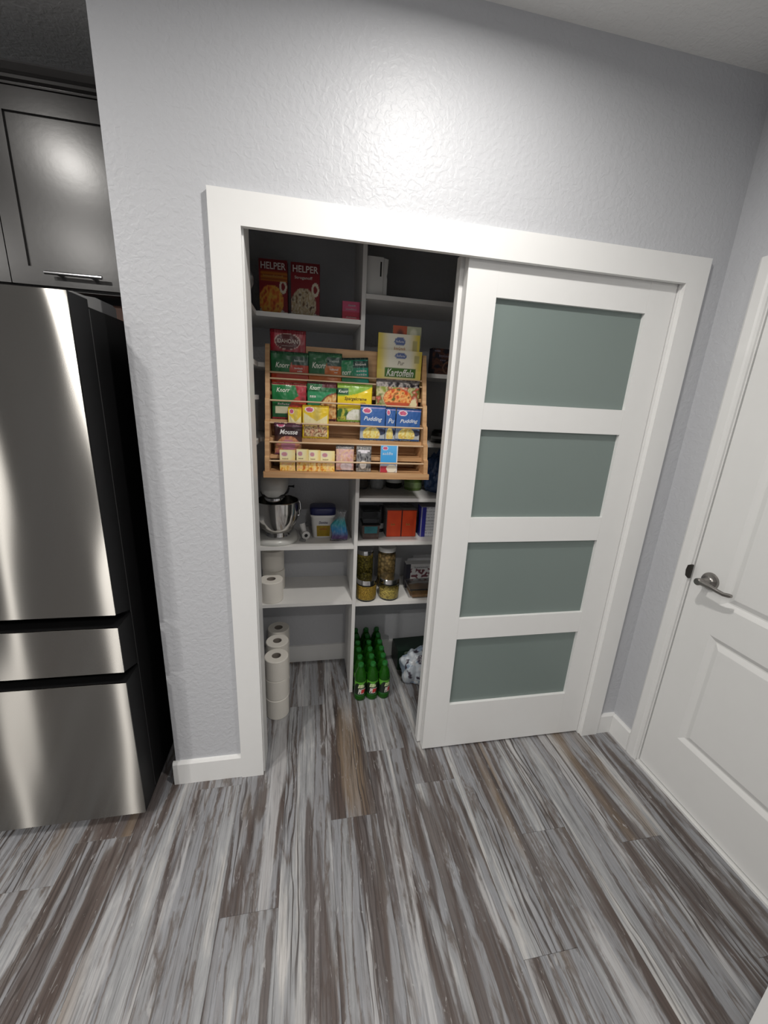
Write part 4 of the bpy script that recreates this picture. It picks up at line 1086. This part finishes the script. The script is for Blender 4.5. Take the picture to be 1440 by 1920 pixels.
# ================================================================== SODA BOTTLES
mb, nt, b = new_mat('green_bottle'); setp(b, color=(0.045, 0.27, 0.022), rough=0.05, trans=0.72, ior=1.34)
M_SODA = mb
M_CAP = plain('green_cap', (0.02, 0.16, 0.03), 0.4)
def soda_label(ang, v):
    u = ang / PI   # -1..1 round the bottle, 0 faces the viewer
    if v > 0.62:
        spike = 0.62 + 0.30 * abs(math.sin(u * 7)) ** 1.0
        return (0.10, 0.36, 0.03) if v > spike else (0.010, 0.022, 0.010)
    return (0.008, 0.018, 0.009) if v > 0.10 else (0.02, 0.12, 0.02)
def make_bottle():
    o = latheo('soda_bottle', [(0, 0.004), (0.020, 0.0), (0.027, 0.002), (0.0315, 0.012), (0.0322, 0.026), (0.0305, 0.030), (0.0312, 0.034), (0.0312, 0.122), (0.0320, 0.127), (0.0316, 0.144), (0.0270, 0.165), (0.0190, 0.186), (0.0135, 0.198), (0.0125, 0.203), (0.0, 0.203)], M_SODA, None, 32)
    latheo('cap', [(0, 0.2035), (0.0145, 0.2035), (0.0148, 0.205), (0.0148, 0.216), (0.0135, 0.219), (0, 0.219)], M_CAP, o, 24)
    seg, nv, r = 72, 26, 0.0318
    verts, cols, faces = [], [], []
    for k in range(nv + 1):
        for i in range(seg):
            a = 2 * PI * i / seg
            verts.append((r * math.cos(a), r * math.sin(a), 0.034 + 0.088 * k / nv))
            d = (a + PI / 2 + PI) % (2 * PI) - PI
            cols.append(soda_label(d, k / nv))
    for k in range(nv):
        for i in range(seg): faces.append((k * seg + i, k * seg + (i + 1) % seg, (k + 1) * seg + (i + 1) % seg, (k + 1) * seg + i))
    me = bpy.data.meshes.new('label_band'); me.from_pydata(verts, [], faces); set_print(me, cols); me.materials.append(M_FOIL)
    for p in me.polygons: p.use_smooth = True
    lb = bpy.data.objects.new('label_band', me); C.objects.link(lb); lb.parent = o
    def cyl(da, zc):
        def f(a, bb):
            t = (a + da) / r - PI / 2
            q = r + (0.0006 if da < 0.008 else 0.0010)
            return (q * math.cos(t), q * math.sin(t), zc + bb)
        return f
    lettering('Mtn', lb, 0.036, 0.024, cyl(-0.003, 0.098), (0.62, 0.72, 0.40), 0.3, 0.15)
    lettering('DEW', lb, 0.044, 0.032, cyl(0.002, 0.064), (0.66, 0.62, 0.58), 0.3, 0.22)
    lettering('EW', lb, 0.026, 0.024, cyl(0.009, 0.0645), (0.55, 0.03, 0.03), 0.3, 0.15)
    return o
bot0 = make_bottle()
ordn = ['front', 'second', 'third', 'fourth', 'fifth', 'rearmost']
coln = ['left', 'middle', 'right']
cnt = 0
for r_ in range(6):
    for c_ in range(3):
        o = bot0 if cnt == 0 else copy_tree(bot0)
        cnt += 1
        o.location = (0.4665 + 0.0655 * c_ + random.uniform(-.0004, .0004) + r_ * 0.0015, 0.385 + 0.0655 * r_, 0.0)
        o.rotation_euler.z = [0.12, 0.0, 0.55][c_] if r_ == 0 else random.uniform(-1.2, 1.2)
        tag(o, 'green soda bottle, %s row, %s column, on the pantry floor' % (ordn[r_], coln[c_]), 'bottle', 'green soda bottles on the pantry floor')

# dark green drink pack and a crumpled shopping bag
def pk(u, v):
    if ell(u, v, 0.2, 0.85, 0.06, 0.08) < 1 or ell(u, v, 0.12, 0.45, 0.06, 0.07) < 1 or ell(u, v, 0.8, 0.9, 0.12, 0.08) < 1: return (0.12, 0.16, 0.12)
    return (0.006, 0.022, 0.012)
o, s = pack_box('drink_pack', 0.27, 0.135, 0.13, pk, (0.006, 0.02, 0.012))
tag(o, 'dark green cardboard drink pack on the floor behind the bag', 'box'); put(o, 0.850, 0.655, 0.0, 0, 3)
def bagc(p, a, b_):
    c = (0.50, 0.55, 0.60)
    if a > 0.22: c = (0.26, 0.33, 0.42)
    if b_ > 0.33: c = (0.06, 0.05, 0.07)
    if b_ < -0.36: c = (0.60, 0.62, 0.64)
    return c
o = blob('shopping_bag', (0.108, 0.072, 0.115), (0.826, 0.487, 0.0), M_FOIL, 0.30, 2.4, 3.3, sub=5, cols=bagc, flat=False)
tag(o, 'crumpled white and pale blue plastic shopping bag on the floor', 'bag')

# ================================================================== FRIDGE
FX1, FX0, FY = -0.412, -1.322, -0.150
fr = thing('refrigerator', 'stainless steel french door refrigerator with two drawers', 'refrigerator', (0, 0, 0))
boxo('body', FX0 + 0.004, FX1 - 0.002, -0.044, 0.62, 0.035, 1.785, M_FRIDGE_SIDE, fr, 0.004)
boxo('kick_plate', FX0 + 0.02, FX1 - 0.02, -0.010, 0.02, 0.002, 0.034, M_BLACK, fr)
for x in (FX0 + 0.06, FX1 - 0.06):
    for y in (0.05, 0.55): latheo('foot', [(0, 0), (0.016, 0), (0.016, 0.008), (0.008, 0.01), (0.008, 0.036), (0, 0.036)], M_BLACK, fr, 16, x, y)
def fdoor(name, x0, x1, z0, z1, label=None, cut_bottom=0.0, cut_top=0.0):
    # core in black, steel skin on the front; the core is chamfered where the pocket handle is
    bm = bmesh.new()
    prism(bm, [(FY + 0.006, z0), (FY + 0.006, z1), (-0.050, z1 + cut_top), (-0.050, z0 - cut_bottom)], 'x', x0, x1)
    d = obj(name, bm, M_FRIDGE_SIDE, fr, 0.0015)
    bm = bmesh.new(); box(bm, x0 + 0.0005, x1 - 0.0005, FY, FY + 0.006, z0 + 0.0003, z1 - 0.0003)
    skin = obj('steel_skin', bm, M_STEEL, d, 0.002)
    return d
boxo('edge_highlight', FX1 - 0.0035, FX1 - 0.0008, -0.0475, -0.0435, 0.05, 1.78, plain('edge_highlight_grey', (0.05, 0.05, 0.05), 0.3), fr)  # thin grey strip painting in the highlight on the body's front edge
fdoor('door', -0.866, FX1, 0.874, 1.804, cut_bottom=0.036)
fdoor('door', FX0, -0.869, 0.874, 1.804, cut_bottom=0.036)
fdoor('drawer', FX0, FX1, 0.660, 0.828, cut_bottom=0.034)
fdoor('drawer', FX0, FX1, 0.040, 0.618)
boxo('gasket', FX0 + 0.01, FX1 - 0.008, -0.0499, -0.0445, 0.05, 1.78, M_BLACK, fr)
for sx in (-1, 1):
    xc_ = FX1 - 0.045 if sx > 0 else FX0 + 0.045
    bm = bmesh.new()
    prism(bm, [(-0.12, 1.8045), (-0.10, 1.812), (-0.04, 1.814), (0.02, 1.822), (0.13, 1.822), (0.15, 1.815), (0.15, 1.7855), (-0.048, 1.7855), (-0.048, 1.8045)], 'x', xc_ - 0.035, xc_ + 0.035)
    obj('hinge_cover', bm, M_GREY_PL, fr, 0.003)

# ================================================================== CABINET OVER THE FRIDGE
CY = 0.20
cb = thing('overhead_cabinet', 'charcoal shaker cabinet with crown moulding above the refrigerator', 'cabinet')
boxo('carcass', -1.40, XL - 0.001, CY + 0.021, YB - 0.001, 1.868, 2.395, M_CAB, cb)
bm = bmesh.new()
prism(bm, [(CY + 0.021, 2.394), (CY + 0.004, 2.394), (CY + 0.004, 2.400), (CY - 0.006, 2.404), (CY - 0.006, 2.412), (CY + 0.000, 2.418), (CY - 0.006, 2.422), (CY - 0.018, 2.434), (CY - 0.020, 2.438), (CY + 0.03, 2.438), (CY + 0.03, 2.394)], 'x', -1.40, XL - 0.001)
obj('crown_moulding', bm, M_CAB, cb)
def shaker(x0, x1, z0, z1, handle):
    d = thing_door = bpy.data.objects.new('cabinet_door', None); C.objects.link(d); d.parent = cb
    s = 0.052
    boxo('stile', x0, x0 + s, CY, CY + 0.020, z0, z1, M_CAB, d, 0.0012)
    boxo('stile', x1 - s, x1, CY, CY + 0.020, z0, z1, M_CAB, d, 0.0012)
    boxo('rail', x0 + s, x1 - s, CY, CY + 0.020, z0, z0 + s, M_CAB, d, 0.0012)
    boxo('rail', x0 + s, x1 - s, CY, CY + 0.020, z1 - s - 0.006, z1, M_CAB, d, 0.0012)
    boxo('panel', x0 + s - 0.004, x1 - s + 0.004, CY + 0.008, CY + 0.017, z0 + s - 0.004, z1 - s, M_CAB, d)
    if handle:
        xc_ = (x0 + x1) / 2
        bm = bmesh.new(); tube(bm, [(xc_ - 0.081, CY - 0.030, z0 + 0.032), (xc_ + 0.081, CY - 0.030, z0 + 0.032)], 0.0055, 14)
        for sx in (-0.048, 0.048): tube(bm, [(xc_ + sx, CY - 0.030, z0 + 0.032), (xc_ + sx, CY, z0 + 0.032)], 0.005, 10)
        o = obj('handle', bm, M_CHROME, d, smooth=True); sharp(o.data, 0.9)
    return d
shaker(-0.731, -0.349, 1.876, 2.388, True)
shaker(-1.116, -0.734, 1.876, 2.388, True)
t = boxo('tray_board', -0.72, -0.365, 0.30, 0.34, 1.786, 1.850, plain('red_brown_board', (0.14, 0.055, 0.03), 0.5), bevel=0.002)
tag(t, 'reddish brown board lying on top of the refrigerator', 'board')
